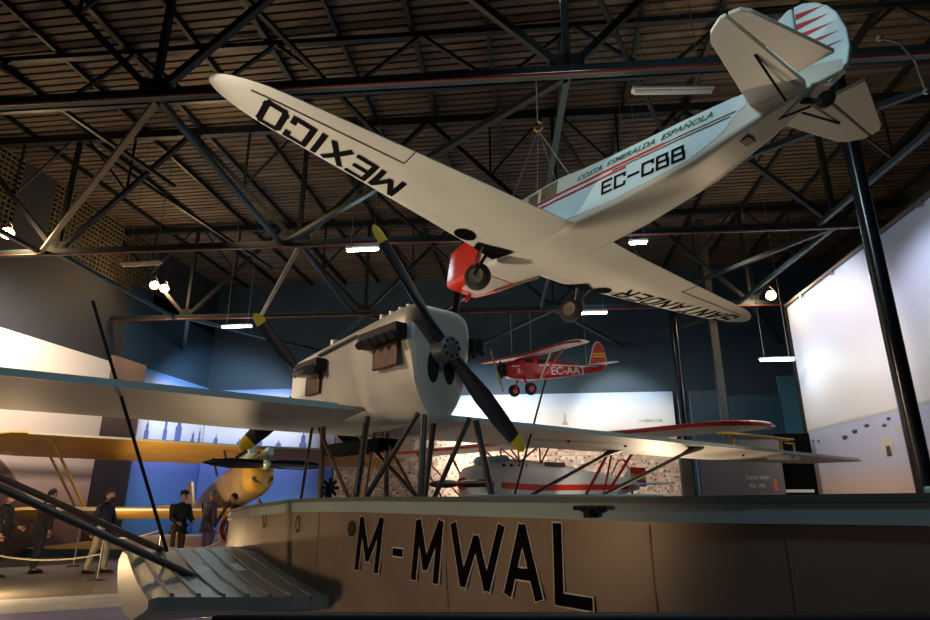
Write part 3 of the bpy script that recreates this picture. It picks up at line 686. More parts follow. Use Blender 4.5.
for s, ys_ in ((1, (2.45, 4.2)), (-1, (2.5, 4.3))):
    mb = MB()
    pts = []
    for i in range(9):
        y = s*(ys_[0]+(ys_[1]-ys_[0])*i/8); _, le, te, *_r = cw(y); pts.append((y, te+(le-te)*.24))
    for (a, xa), (b_, xb) in zip(pts, pts[1:]):
        mb.add([(xa-.008, a, cz(xa, a)), (xa+.008, a, cz(xa, a)), (xb+.008, b_, cz(xb, b_)), (xb-.008, b_, cz(xb, b_))], [(0, 1, 2, 3)])
    y, x = pts[0]; te = cw(y)[2]
    mb.add([(x, y-.008, cz(x, y)), (x, y+.008, cz(x, y)), (te, y+.008, cz(te, y)), (te, y-.008, cz(te, y))], [(0, 1, 2, 3)])
    mb.build('aileron_gap', M['black'], cbb, 0, fix=False)
# big lettering under the wings
def under(word, y0, y1, xm, hgt, par, lw=.074):
    n = len(word); st = (y1-y0)/n; mb = MB()
    wt = {'I': .45, 'M': 1.2}; tot = sum(wt.get(c, 1) for c in word); y = y0
    for c in word:
        w_ = (y1-y0)*wt.get(c, 1)/tot; g = .16*(y1-y0)/n
        def fn(s, t):
            _, le, te, *_r = cw(s); f = (s-y0)/(y1-y0)
            return V((xm(s)+t, s, cz(xm(s)+t, s)))
        strokes(c, y+g*.5+.03, y+w_-g*.5-.03, -hgt(y)/2, hgt(y)/2, lw, fn, mb, 0, 6)
        y += w_
    o = mb.build('lettering', M['letter_dark'], par, 0, fix=False); return o
under('MEXICO', 2.22, 4.06, lambda s: -.29+(-.38+.29)*(s-2.3)/1.75, lambda y: .38, cbb)
under('SANTANDER', -4.42, -1.75, lambda s: -.17-.12*max(0, -s-2.4)/2, lambda y: .36, cbb, .056)
# fuselage
FS = [(.62, .40, .3, -.5), (0, .41, .36, -.5), (-.6, .40, .39, -.49), (-1.1, .385, .385, -.475), (-1.5, .36, .34, -.455), (-2, .335, .31, -.43), (-3, .255, .29, -.31), (-3.7, .175, .275, -.12), (-4.2, .09, .25, .02), (-4.42, .03, .2, .08)]
def fus(m, name, xs, ex=9, par=cbb, tab=FS, grow=0):
    rs = []
    for x, h, a, b_ in xs: rs.append(se_ring(x, 0, 0, h+grow, a+grow, b_-grow, ex, 72))
    return MB().loft(rs).build(name, m, par, 45)
body = fus(M['cbb_under'], 'fuselage', FS)
cowl = fus(M['red'], 'engine_cowling', [(1.74, .2, .1, -.3), (1.73, .28, .18, -.42), (1.68, .32, .22, -.47), (1.4, .35, .25, -.49), (1.1, .37, .28, -.505), (.6, .408, .305, -.507)], 8)
fus(M['cbb_under'], 'cowling_chin', [(1.45, .2, -.3, -.5), (1.3, .24, -.3, -.512), (.62, .3, -.3, -.514), (.61, .28, -.3, -.505)], 4, cowl)
MB().tube((1.62, -.12, -.46), (1.62, -.05, -.6), .03).build('air_scoop', M['red'], cowl)
MB().lathe([(.13, 0), (.11, .08), (.06, .16), (.005, .2)], (1.72, 0, -.03), (1, 0, 0), 20).build('spinner', M['red'], cbb)
for s in (-1, 1):
    MB().loft([[V((1.82+.02*cos(q*pi/4), w_*sin(q*pi/4)+.0, -.03+s*z)) for q in range(8)] for z, w_ in ((.0, .04), (.3, .07), (.7, .065), (1.0, .04), (1.08, .01))]).build('propeller_blade', M['black'], cbb)
hwf = lambda x: interp(-x, [(-p[0], p[1]) for p in FS])
ztf = lambda x: interp(-x, [(-p[0], p[2]) for p in FS]); zbf = lambda x: interp(-x, [(-p[0], p[3]) for p in FS])
def sy(x, z, off=.006):
    a, b_ = ztf(x), zbf(x); f = min(1, abs((z-(a+b_)/2)/((a-b_)/2))); return hwf(x)*(1-f**9)**(1/9)+off
# pale side panels, stripes, lettering (both sides)
for s in (1, -1):
    pl_t = lambda x: interp(-x, [(.0, .27), (3.4, .25), (3.6, .25)])
    pl_b = lambda x: interp(-x, [(.0, .1), (.9, -.2), (1.2, -.35), (2, -.36), (3, -.255), (3.35, -.12), (3.55, .1)])
    mb = MB(); nx, nz = 30, 8; vs = []
    for i in range(nx+1):
        x = -.3-3.3*i/nx
        for j in range(nz+1):
            z = pl_b(x)+(pl_t(x)-pl_b(x))*j/nz; vs.append((x, s*sy(x, z, .006), z))
    mb.add(vs, [(i*(nz+1)+j, (i+1)*(nz+1)+j, (i+1)*(nz+1)+j+1, i*(nz+1)+j+1) for i in range(nx) for j in range(nz)])
    o = mb.build('side_panel', M['cbb_blue'], body, 60, fix=False); o['label'] = 'pale blue white fuselage side'
    def band(x0, x1, za, zb_, m, name, off):
        mb = MB(); n = 20; vs = []
        for i in range(n+1):
            x = x0+(x1-x0)*i/n; zz = (za(x), zb_(x)) if callable(za) else (za, zb_)
            vs += [(x, s*sy(x, zz[0], off), zz[0]), (x, s*sy(x, zz[1], off), zz[1])]
        return mb.add(vs, [(2*i, 2*i+2, 2*i+3, 2*i+1) for i in range(n)]).build(name, m, body, 0, fix=False)
    band(-.32, -3.5, lambda x: .012+.065, lambda x: .266-.0*x, M['cbb_white'], 'upper_band', .009)
    band(-.5, -2.7, .062, .09, M['red'], 'red_stripe', .013)
    band(-2.7, -3.5, .066, .078, M['letter_dark'], 'dark_stripe', .013)
    band(-.5, -2.2, -.012, .016, M['red'], 'red_stripe', .013)
    band(-2.0, -3.45, .03, .042, M['letter_dark'], 'dark_stripe', .013)
    band(-.76, -1.07, .1, .3, M['glass_brown'], 'cabin_window', .016)
    band(-.5, -.7, .1, .27, M['glass_brown'], 'cabin_window', .016)
    d = -1 if s > 0 else 1; xs0 = -1.84 if s > 0 else -2.98
    mb = MB(); word = 'EC-CBB'; cwid = 1.14/6
    for k, c in enumerate(word):
        strokes(c, .02+cwid*k, .02+cwid*k+cwid*.7, 0, .15, .032, lambda a, t: V((xs0+d*a, s*sy(xs0+d*a, -.22+t, .013), -.22+t)), mb, 0, 3)
    mb.build('lettering', M['letter_dark'], body, 0, fix=False)
    xs1 = -1.44 if s > 0 else -3.27
    text_mb('COSTA  ESMERALDA  ESPAÑOLA', 1.83, .07, lambda a, t: V((xs1+d*a, s*sy(xs1+d*a, .13+t, .013), .13+t)), .35, .016).build('lettering', M['green_ink'], body, 0, fix=False)
cn = fus(mat('clear grey canopy', (.12, .13, .13), .1, 0, .1, 3), 'canopy', [(.05, .2, .32, .2), (-.2, .28, .44, .2), (-.7, .3, .5, .2), (-1.2, .26, .42, .2), (-1.5, .15, .32, .2)], 2.6)
def plate(name, m, par, outline, plane, t, off=0., smooth=0):
    fn = (lambda a, b_, q: V((a, q+off, b_))) if plane == 'xz' else (lambda a, b_, q: V((a, b_, q+off)))
    return MB().prism(outline, fn, -t, t).build(name, m, par, smooth, bevel=t*.5)
plate('fin', M['cbb_blue'], cbb, [(-3.3, .25), (-3.6, .5), (-3.84, 1.03), (-3.97, 1.1), (-4.02, 1.1), (-4.06, .2)], 'xz', .035)
rud = plate('rudder', M['cbb_blue'], cbb, [(-4.03, 1.1), (-4.12, 1.08), (-4.24, 1.0), (-4.34, .88), (-4.41, .75), (-4.48, .5), (-4.49, .3), (-4.46, .13), (-4.3, .02), (-4.08, .06)], 'xz', .03)
for s in (1, -1):
    for k in range(5):
        z = .95-.125*k; x1 = -4.33-.03*k
        MB().add([(-4.05, s*.034, z-.035), (-4.05, s*.034, z+.035), (x1, s*.034, z-.06)], [(0, 1, 2)]).build('red_flash', M['red_dark'], rud, 0, fix=False)
for s in (1, -1):
    zf = lambda y: .09+.07*y/1.1
    def tail(name, pts, m):
        return MB().prism(pts, lambda a, b_, q: V((a, s*(b_ if s > 0 or b_ < .9 else b_-.06), zf(b_)+q)), -.022, .022).build(name, m, cbb, 0, bevel=.008)
    tail('tailplane', [(-3.6, .05), (-3.84, 1.06), (-3.9, 1.15), (-4.04, 1.22), (-4.09, 1.21), (-4.13, .05)], M['cbb_under'])
    tail('elevator', [(-4.15, .26), (-4.11, 1.21), (-4.2, 1.18), (-4.25, 1.1), (-4.47, .26)], M['cbb_under'])
    MB().tube((-4.02, s*.7, .11), (-3.95, s*.1, -.03), .012, n=8).build('tailplane_brace', M['black'], cbb)
# gear
def wheel(par, c, ax, r_, wd, hubm=M['steel_tan']):
    w_ = MB().lathe([(r_*.55, -wd/2), (r_*.85, -wd/2), (r_*.97, -wd*.32), (r_, 0), (r_*.97, wd*.32), (r_*.85, wd/2), (r_*.55, wd/2)], c, ax, 24).build('wheel', M['rubber'], par)
    MB().lathe([(.005, -wd*.5), (r_*.15, -wd*.62), (r_*.2, -wd*.5), (r_*.5, -wd*.52), (r_*.57, -wd*.56), (r_*.57, wd*.56), (r_*.5, wd*.52), (r_*.2, wd*.5), (r_*.15, wd*.62), (.005, wd*.5)], c, ax, 20).build('wheel_hub', hubm, w_)
for s, bay, well, wc, top in ((1, [(-.3, .42), (.24, .42), (.08, .85), (-.1, .92)], (-.12, 1.13), V((.22, .64, -.79)), V((.02, .62, -.42))), (-1, [(.2, -.82), (-.2, -1.05), (-.02, -1.32), (.3, -1.2)], (-.06, -1.47), V((.31, -1.2, -.72)), V((.08, -1.1, -.4)))):
    MB().add([(a, b_, cz(a, b_, .02)) for a, b_ in bay], [(0, 1, 2, 3)]).build('gear_bay_shade', M['matt_black'], cbb, 0, fix=False)  # flat black sheet painted for the shade inside the gear bay
    MB().add([(well[0]+.165*cos(q*pi/12), well[1]+.15*sin(q*pi/12), cz(well[0]+.165*cos(q*pi/12), well[1]+.15*sin(q*pi/12), .008)) for q in range(24)], [tuple(range(24))]).build('wheel_well_shade', M['matt_black'], cbb, 0, fix=False)  # flat black disc painted for the shade inside the wheel well
    lg = MB().tube(top, wc+V((0, s*.07, 0)), .025).build('landing_gear_leg', M['strut_dark'], cbb)
    MB().tube(top+V((-.15, s*.18, 0)), wc+V((0, s*.08, .12)), .014).build('drag_brace', M['strut_dark'], lg)
    MB().tube(top+V((.12, s*.1, 0)), wc+V((0, s*.08, .1)), .012).build('drag_brace', M['strut_dark'], lg)
    wheel(lg, wc, (-.5, .85, -.12) if s > 0 else (-.25, 1, 0), .2, .11)
MB().tube((.06, -.33, -.515), (1.0, -.2, -.53), .022).build('exhaust_pipe', M['wood'], cbb)
tw_ = MB().tube((-4.02, 0, 0), (-4.2, 0, -.12), .03).build('tail_wheel_fork', M['black'], cbb)
wheel(tw_, V((-4.24, 0, -.12)), (0, 1, 0), .085, .05, M['strut_dark'])
MB().tube((-3.77, .0, -.08), (-4.1, -.02, -.1), .012).build('tail_spring', M['black'], tw_)
MB().box((-3.5, .02, -.18), (.1, .12, .02)).build('hatch_vent', M['wood'], cbb, 0)
# slings
hk = V((.14, 7.95, 6.98))
sl = thing('lifting_sling', 'brass hook with steel wires holding up the cream monoplane', 'sling', hk)
MB().path([(0, 0, .12), (.05, 0, .08), (.06, 0, 0), (0, 0, -.06), (-.05, 0, -.02), (-.05, 0, .03)], .018, 8).build('hook', M['gold_hook'], sl)
MB().tube((0, 0, .1), (0, -.3, .6), .012, n=6).build('wire', M['wire'], sl)
for x, y in ((.2, .3), (.2, -.3), (-.95, .28), (-.95, -.28)):
    MB().tube((0, 0, -.04), CT+Rm @ V((x, y, .31))-hk, .007, n=5).build('wire', M['wire'], sl)
t = thing('tail_hanger', 'thin steel hanger wire with shackles behind the cream monoplane rudder', 'hanger', CT+Rm @ V((-4.6, -.3, .5)))
MB().path([(0, 0, 0), (.22, .1, .02), (.38, .2, -.12), (.44, .25, -.4)], .012, 6).build('wire', M['wire'], t)
MB().ball((0, 0, 0), .03, 8, 6).build('shackle', M['steel'], t); MB().ball((.44, .25, -.42), .03, 8, 6).build('shackle', M['steel'], t)

# ================================================================== red monoplane EC-AAT
K = .78
aat = thing('monoplane', 'small red high-wing monoplane EC-AAT hanging before the back wall', 'airplane', (-1.342, 20.505, 5.835))
def euler(h, p, r_):
    h, p, r_ = radians(h), radians(p), radians(r_)
    return (Matrix.Rotation(h, 3, 'Z') @ Matrix.Rotation(-p, 3, 'Y') @ Matrix.Rotation(r_, 3, 'X')).to_euler()
aat.rotation_euler = euler(209.76, -6.12, -5.51)
def kb(mb, *a, **k):
    mb.v = [p*K for p in mb.v]; return mb.build(*a, **k)
AF = [(-.3, .26, .22, -.3), (-.5, .34, .3, -.4), (-1.1, .38, .5, -.5), (-1.8, .38, .56, -.52), (-2.4, .35, .45, -.5), (-3.4, .26, .24, -.44), (-4.6, .14, .1, -.32), (-5.6, .05, .02, -.2)]
ahw = lambda x: interp(-x, [(-p[0], p[1]) for p in AF])
fb = kb(MB().loft([se_ring(x, 0, 0, h, a, b_, 4, 24) for x, h, a, b_ in AF]), 'fuselage', M['aat_red'], aat, 45)
eng = kb(MB().lathe([(.12, .0), (.24, -.06), (.26, -.3), (.2, -.36)], (0, 0, 0), (1, 0, 0), 16), 'engine', M['black'], aat)
for k in range(7):
    a = k*2*pi/7; kb(MB().tube((-.16, .2*cos(a), .2*sin(a)), (-.16, .38*cos(a), .38*sin(a)), .06, n=8), 'cylinder', M['black'], eng)
for s in (1, -1):
    d = V((0, -.45*s, .9*s)); kb(MB().loft([[V((.1, 0, 0))+d*t+V((.03*sin(q*pi/4), w_*cos(q*pi/4), w_*.5*cos(q*pi/4))) for q in range(8)] for t, w_ in ((0, .05), (.4, .08), (.9, .06), (1.1, .02))]), 'propeller_blade', M['ochre'], aat)
def aw(y):
    a = abs(y); e = max(0, (a-3.9)/.5); q = 1-sqrt(max(0, 1-e*e))
    return (y, -1.0-.45*q, -2.1+.55*q, .58+.025*a, .1*(1-.6*q), .02, .02)
ya = [0, .4, 2, 3.4, 3.9, 4.1, 4.25, 4.35, 4.4]
wm = kb(wing_mb([aw(-y) for y in ya[::-1]]+[aw(y) for y in ya[1:]]), 'main_wing', M['white'], aat, 40)
for s in (1, -1): kb(MB().path([(aw(s*y)[1]-.0, s*y, aw(s*y)[3]+.0) for y in ya], .05, 8), 'leading_edge_trim', M['aat_red'], wm)
plate_ = lambda name, m, pts, t, par=aat: kb(MB().prism(pts, lambda a, b_, q: V((a, q, b_)), -t, t), name, m, par, 0)
fn_ = plate_('fin', M['aat_red'], [(-4.85, .05), (-5.05, .6), (-5.2, 1.0), (-5.38, 1.18), (-5.55, 1.15), (-5.72, .9), (-5.82, .4), (-5.78, 0), (-5.6, -.2)], .04)
MB_ = lambda z0, z1, m, nm: plate_(nm, m, [(-5.06-.05*(z0-.5), z0), (-5.06-.05*(z1-.5), z1), (-5.8, z1), (-5.81, z0)], .046, fn_)
MB_(.46, .53, M['yellow'], 'yellow_band'); MB_(.59, .66, M['yellow'], 'yellow_band')
fr = [(-4.83, .05), (-5.03, .6), (-5.18, 1.0), (-5.37, 1.2), (-5.56, 1.17), (-5.74, .9), (-5.84, .4), (-5.79, 0)]
kb(MB().path([(a, 0, b_) for a, b_ in fr], .03, 6), 'fin_edge', M['white'], fn_)
kb(MB().prism([(-4.9, -1.3), (-5.1, -1.45), (-5.5, -1.4), (-5.65, -.2), (-5.65, .2), (-5.5, 1.4), (-5.1, 1.45), (-4.9, 1.3), (-4.75, 0)], lambda a, b_, q: V((a, b_, .1+q)), -.03, .03), 'tailplane', M['white'], aat, 0)
for s in (1, -1):
    kb(MB().tube((-1.9, s*.36, -.45), (-1.3, s*2.5, .62), .04, n=8), 'wing_strut', M['white'], aat)
    kb(MB().tube((-1.95, s*.36, -.45), (-1.85, s*2.5, .62), .04, n=8), 'wing_strut', M['red'], aat)
    lg = kb(MB().tube((-1.1, s*.28, -.45), (-1.12, s*.7, -.92), .045, n=8), 'landing_gear_leg', M['aat_red'], aat)
    w_ = kb(MB().lathe([(.02, -.08), (.2, -.09), (.28, -.04), (.28, .04), (.2, .09), (.02, .08)], (-1.12, s*.77, -.93), (0, 1, 0), 20), 'wheel', M['rubber'], lg)
    kb(MB().lathe([(.01, -.095), (.13, -.095), (.13, .095), (.01, .095)], (-1.12, s*.77, -.93), (0, 1, 0), 14), 'wheel_hub', M['aat_red'], w_)
    kb(MB().bar((-.5, s*.35, .12), (-2.4, s*.37, .12), .02, .05).bar((-2.4, s*.36, .12), (-5.2, s*.1, 0), .02, .05), 'white_stripe', M['white'], fb, 0)
    kb(MB().box((-2.05, s*.375, .3), (.5, .02, .2)).box((-1.4, s*.375, .33), (.4, .02, .18)), 'cabin_window', M['black'], fb, 0)
    kb(MB().box((-1.35, s*.38, -.18), (.5, .012, .5)), 'cabin_door', M['red_dark'], fb, 0)
    d = -1 if s > 0 else 1; x0 = -2.5 if s > 0 else -4.5
    kb(text_mb('EC-AAT', 2.0, .36, lambda a, t: V((x0+d*a, s*(ahw(x0+d*a)+.012), -.32+t))), 'lettering', M['white'], fb, 0, fix=False)
    kb(text_mb('8', .14, .22, lambda a, t: V(((-.75 if s > 0 else -.9)+d*a, s*(ahw(-.8)+.015), -.2+t))), 'lettering', M['white'], fb, 0, fix=False)
arm = aat.rotation_euler.to_matrix()
for x, y, lbx in ((-1.2, .9, 'left front hanging wire of the small red monoplane'), (-1.2, -.9, 'right front hanging wire of the small red monoplane'), (-4.7, .0, 'rear hanging wire of the small red monoplane')):
    p = V(aat.location)+arm @ (V((x, y, .6 if x > -2 else .06))*K)
    o = MB().tube((0, 0, 0), (0, (19.35-p.y)*.25 if x > -2 else .1, (1.5 if x > -2 else 2.6)), .012, n=5).build('hanging_wire', M['wire'], None, loc=p); tag(o, lbx, 'wire')

# ================================================================== white biplane with red trim
wb = thing('biplane', 'white biplane with red trim and struts behind the flying boat', 'airplane', (-.51, 17.27, 0), radians(-133))
BF = [(2.15, .2, 2.2, 1.65), (2.0, .34, 2.35, 1.5), (1.4, .46, 2.5, 1.3), (.4, .5, 2.62, 1.25), (-1, .46, 2.58, 1.3), (-2.6, .34, 2.4, 1.45), (-4.4, .16, 2.22, 1.68), (-5.4, .05, 2.12, 1.85)]
bf = MB().loft([se_ring(x, 0, 0, h, a, b_, 3, 28) for x, h, a, b_ in BF]).build('fuselage', M['white'], wb, 45)
bhw = lambda x: interp(-x, [(-p[0], p[1]) for p in BF])
for s in (1, -1):
    mb = MB(); vs = []
    for i in range(16):
        x = 2.0-6.6*i/15; z = interp(-x, [(-2, 1.95), (0, 1.86), (4.6, 1.93)])
        vs += [(x, s*(bhw(x)+.006), z-.08), (x, s*(bhw(x)+.006), z+.08)]
    mb.add(vs, [(2*i, 2*i+2, 2*i+3, 2*i+1) for i in range(15)]).build('red_stripe', M['red'], bf, 0, fix=False)
    for k in range(4): MB().ball((1.1-.28*k, s*.4, 2.42), .06, 8, 6, (1, .5, .7)).build('exhaust_port', M['black'], bf)
    MB().box((-.9, s*.4, 2.5), (.8, .05, .12)).build('cockpit_rim', M['wood'], bf, 0)
for k in range(5): MB().ball((1.7-.22*k, .12, 2.5+.02*k), .16, 10, 7, (1, 1, .8)).build('engine_bank', M['pale_engine'], wb)
MB().lathe([(.16, 0), (.12, .12), (.02, .2)], (2.15, 0, 1.95), (1, 0, 0), 16).build('spinner', M['red'], wb)
for s in (1, -1):
    MB().loft([[V((2.3+.03*sin(q*pi/4), s*t, 1.95+w_*cos(q*pi/4))) for q in range(8)] for t, w_ in ((0, .06), (.35, .1), (.8, .1), (1.15, .06), (1.22, .02))]).build('propeller_blade', M['gloss_black'], wb)
def bw_(y, z, le, te, S, t=.09):
    a = abs(y); e = max(0, (a-(S-.8))/.8); q = 1-sqrt(max(0, 1-e*e)); md = le*.4+te*.6
    return (y, le+(md-le)*q*.9, te+(md-te)*q*.9, z, t*(1-.5*q), .03, .02)
ysb = lambda S: [0, 1, 3, S-1.6, S-.8, S-.55, S-.35, S-.18, S-.06, S]
for z, le, te, S in ((2.97, 1.2, -.55, 6.95), (1.12, .8, -.6, 6.0)):
    wn = wing_mb([bw_(-y, z, le, te, S) for y in ysb(S)[::-1]]+[bw_(y, z, le, te, S) for y in ysb(S)[1:]]).build('upper_wing' if z > 2 else 'lower_wing', M['white'], wb, 40)
    for s in (1, -1): MB().path([(bw_(s*y, z, le, te, S)[1], s*y, z) for y in ysb(S)]+[(bw_(s*(S-.3), z, le, te, S)[2], s*(S-.3), z)], .045, 8).build('leading_edge_trim', M['red'], wn)
for s in (1, -1):
    for a, yb_, yt_ in ((.85, 2.3, 3.85), (-.35, 2.1, 3.65)): MB().tube((a*.8, s*yb_, 1.13), (a, s*yt_, 2.95), .035, n=8).build('interplane_strut', M['red'], wb)
    MB().tube((-.3, s*2.3, 1.13), (.8, s*3.75, 2.95), .025, n=8).build('interplane_strut', M['red'], wb)
    for a, b_ in ((.9, .5), (.1, .5), (.1, -.35), (-.3, -.35)): MB().tube((b_, s*.36, 2.5), (a, s*.75, 2.95), .025, n=8).build('cabane_strut', M['red'], wb)
    lg = MB().tube((.6, s*.4, 1.35), (.7, s*.95, .38), .05).build('landing_gear_leg', M['red'], wb)
    MB().lathe([(.05, -.07), (.3, -.07), (.38, 0), (.3, .07), (.05, .07)], (.7, s*1.02, .38), (0, 1, 0), 20).build('wheel', M['rubber'], lg)
for z0, z1, m, nm in ((1.95, 2.15, 'purple', 'purple_band'), (2.15, 2.35, 'yellow', 'yellow_band'), (2.35, 2.56, 'red', 'red_band')):
    MB().box((-5.4, 0, (z0+z1)/2), (.85, .07, z1-z0)).build('rudder_'+nm, M[m], wb, 0)
MB().prism([(-4.5, 2.1), (-4.9, 2.5), (-5.0, 2.56), (-5.0, 2.0)], lambda a, b_, q: V((a, q, b_)), -.03, .03).build('fin', M['white'], wb, 0)
MB().path([(-4.0, 0, 2.3), (-4.4, 0, 2.75), (-4.7, 0, 2.78), (-4.95, 0, 2.5)], .03, 8).build('tail_bow', M['red'], wb)
MB().prism([(-4.5, -1.3), (-5.1, -1.4), (-5.1, 1.4), (-4.5, 1.3), (-4.1, 0)], lambda a, b_, q: V((a, b_, 2.02+q)), -.03, .03).build('tailplane', M['white'], wb, 0)
MB().tube((-5.0, 0, 1.9), (-5.3, 0, .05), .04).build('tail_prop', M['strut_dark'], wb)

# ================================================================== ochre biplane at left
yb = thing('biplane', 'ochre yellow biplane at left behind the visitors', 'airplane', (-9.6, 18.6, 1.9))
yb.rotation_euler = (Matrix.Rotation(radians(-44), 3, 'Z') @ Matrix.Rotation(radians(-11), 3, 'Y')).to_euler()
YF = [(2.4, .2, .25, -.35), (2.3, .34, .4, -.5), (1.6, .46, .5, -.6), (0, .48, .5, -.62), (-1.4, .42, .45, -.55), (-3.2, .22, .25, -.3), (-4.9, .06, .1, -.05)]
yf = MB().loft([se_ring(x, 0, 0, h, a, b_, 3, 28) for x, h, a, b_ in YF]).build('fuselage', mat('dull grey beige skin', (.34, .26, .17), .4, .3, .15, 3), yb, 45)
nose = MB().loft([se_ring(x, 0, 0, h, a, b_, 3, 28) for x, h, a, b_ in ((2.42, .19, .2, -.3), (2.31, .345, .405, -.505), (1.9, .43, .465, -.56))]).build('nose_cowling', M['ochre'], yb, 45)
MB().path([(2.35, .28*cos(a), -.18-.16*sin(a)) for a in [pi*k/10 for k in range(11)]], .05, 8).build('radiator_mouth', M['wood'], nose)
for s in (1, -1):
    eb = MB().bar((1.2, s*.2, .5), (2.25, s*.28, .62), .2, .26).build('engine_bank', M['pale_engine'], yb, 0, bevel=.04)
    for k in range(4): MB().tube((1.4+.22*k, s*.36, .58), (1.4+.22*k, s*.46, .62), .04).build('exhaust_stub', M['black'], eb)
    MB().loft([[V((2.62+.03*sin(q*pi/4), s*t, .12+w_*cos(q*pi/4))) for q in range(8)] for t, w_ in ((0, .08), (.35, .13), (1.0, .14), (1.5, .09), (1.75, .02))]).build('propeller_blade', M['gloss_black'], yb)
MB().lathe([(.14, 0), (.1, .14), (.02, .2)], (2.55, 0, .12), (1, 0, 0), 16).build('propeller_hub', M['pale_engine'], yb)
for z, le, te, S, nm in ((1.02, 1.1, -1.25, 6.5, 'upper_wing'), (-.82, .9, -.5, 5.9, 'lower_wing')):
    wn = wing_mb([bw_(-y, z+.012*y, le, te, S, .12) for y in ysb(S)[::-1]]+[bw_(y, z+.012*y, le, te, S, .12) for y in ysb(S)[1:]]).build(nm, M['ochre'], yb, 40)
    MB().bar((le-.02, -S+.9, z+.012*(S-.9)), (le-.02, 0, z), .05).bar((le-.02, 0, z), (le-.02, S-.9, z+.012*(S-.9)), .05).build('leading_edge_strip', M['cbb_under'], wn, 0)
    if z < 0:
        for s in (1, -1):
            for r_, m, h in ((.5, 'red', .118), (.33, 'yellow', .122), (.17, 'red', .126)):
                MB().add([(.35+r_*.9*cos(q*pi/12), s*4.3+r_*sin(q*pi/12), z+.05+.012*s*4.3-.052+h-.05+.05) for q in range(24)], [tuple(range(24))]).build('roundel', M[m], wn, 0)
for s in (1, -1):
    MB().tube((.5, s*3.9, -.9), (.6, s*5.0, 1.05), .055, n=10, flat=.6).build('interplane_strut', M['ochre'], yb)
    MB().tube((-.3, s*3.9, -.9), (-.4, s*5.0, 1.05), .055, n=10, flat=.6).build('interplane_strut', M['ochre'], yb)
    for a in (.6, -.4): MB().tube((a, s*.4, .45), (a, s*.55, 1.02), .035).build('cabane_strut', M['strut_dark'], yb)
    lg = MB().tube((1.0, s*.4, -.55), (1.25, s*1.0, -1.46), .05).build('landing_gear_leg', M['strut_dark'], yb)
    MB().lathe([(.05, -.07), (.3, -.07), (.4, 0), (.3, .07), (.05, .07)], (1.25, s*1.05, -1.46), (0, 1, 0), 20).build('wheel', M['rubber'], lg)
plate2 = MB().prism([(-4.0, .15), (-4.4, 1.1), (-4.75, 1.2), (-5.05, .9), (-5.1, 0)], lambda a, b_, q: V((a, q, b_)), -.04, .04).build('fin', M['ochre'], yb, 0)
MB().prism([(-4.0, -1.2), (-4.7, -1.3), (-4.7, 1.3), (-4.0, 1.2), (-3.6, 0)], lambda a, b_, q: V((a, b_, .15+q)), -.04, .04).build('tailplane', M['ochre'], yb, 0)

# ================================================================== floor things
pl = MB().box((0, 0, .12), (9, 6.4, .24)).build('display_plinth', mat('golden plinth', (.5, .3, .08), .5, 0, .2, 1.5), None, 0, loc=(-10.2, 19.9, 0), bevel=.02)
tag(pl, 'low golden display plinth under the ochre yellow biplane', 'plinth')
MB().box((0, -3.24, .11), (9, .06, .22)).build('plinth_skirt', navy, pl, 0)
mt = MB().box((0, 0, .006), (13, 11, .012)).build('floor_mat', mat('lavender blue floor print', (.26, .24, .5), .45, 0, .35, .8), None, 0, loc=hall(-3.2, 5.2)); mt.rotation_euler = (0, 0, radians(31))
tag(mt, 'lavender blue printed floor mat under the grey flying boat', 'floor mat')
MB().box((0, 6.25, .006), (13, 1.5, .012)).build('lit_mat_border', mat('lit mat border', (.66, .65, .62), .5), mt, 0)  # border strip, its pale paint and width also standing for brightly lit floor

def rope(pts, label, m, posts=True):
    P = []
    for (a, b_) in zip(pts, pts[1:]):
        a, b_ = V(a), V(b_)
        for k in range(13):
            t = k/12
            P.append(a.lerp(b_, t)-V((0, 0, .25*4*t*(1-t)*min(1, (b_-a).length/2.5))))
    o = MB().path(P, .016, 8).build('barrier_rope', m, None); tag(o, label, 'rope')
def post(p, label):
    t = thing('rope_stanchion', label, 'stanchion', (p[0], p[1], 0))
    MB().lathe([(.15, 0), (.15, .02), (.03, .04)], (0, 0, 0), (0, 0, 1), 18).build('base', M['strut_dark'], t)
    MB().lathe([(.02, .03), (.02, .82), (.03, .84), (.03, .88), (.005, .9)], (0, 0, 0), (0, 0, 1), 12).build('post', M['steel'], t)
s1, s2, s3, s4 = hall(-10.6, 13.0), hall(-7.55, 13.4), hall(-6.3, 14.0), hall(-4.4, 13.2)
for p, lb_ in ((s1, 'rope stanchion left of the visitor in beige trousers'), (s2, 'rope stanchion beside the sponson of the grey flying boat'), (s3, 'rope stanchion in front of the visitor with brown trousers'), (s4, 'rope stanchion near the bow of the grey flying boat')): post(p, lb_)
rope([s1+V((0, 0, .85)), s2+V((0, 0, .5))], 'pale rope sagging before the visitors at far left', M['rope'])
rope([s3+V((0, 0, .5)), s4+V((0, 0, 1.25))], 'pale taut rope rising towards the bow in front of two visitors', M['rope'])
rope([hall(-9.6, 15.9, .85), hall(-7.6, 16.0, .85)], 'dark rope behind the visitor in beige trousers', M['rope_dark'])
ps = hall(-9.6, 15.9); post(ps, 'rope stanchion behind the two visitors at far left'); post(hall(-7.6, 16.0), 'rope stanchion at the right end of the dark rope')
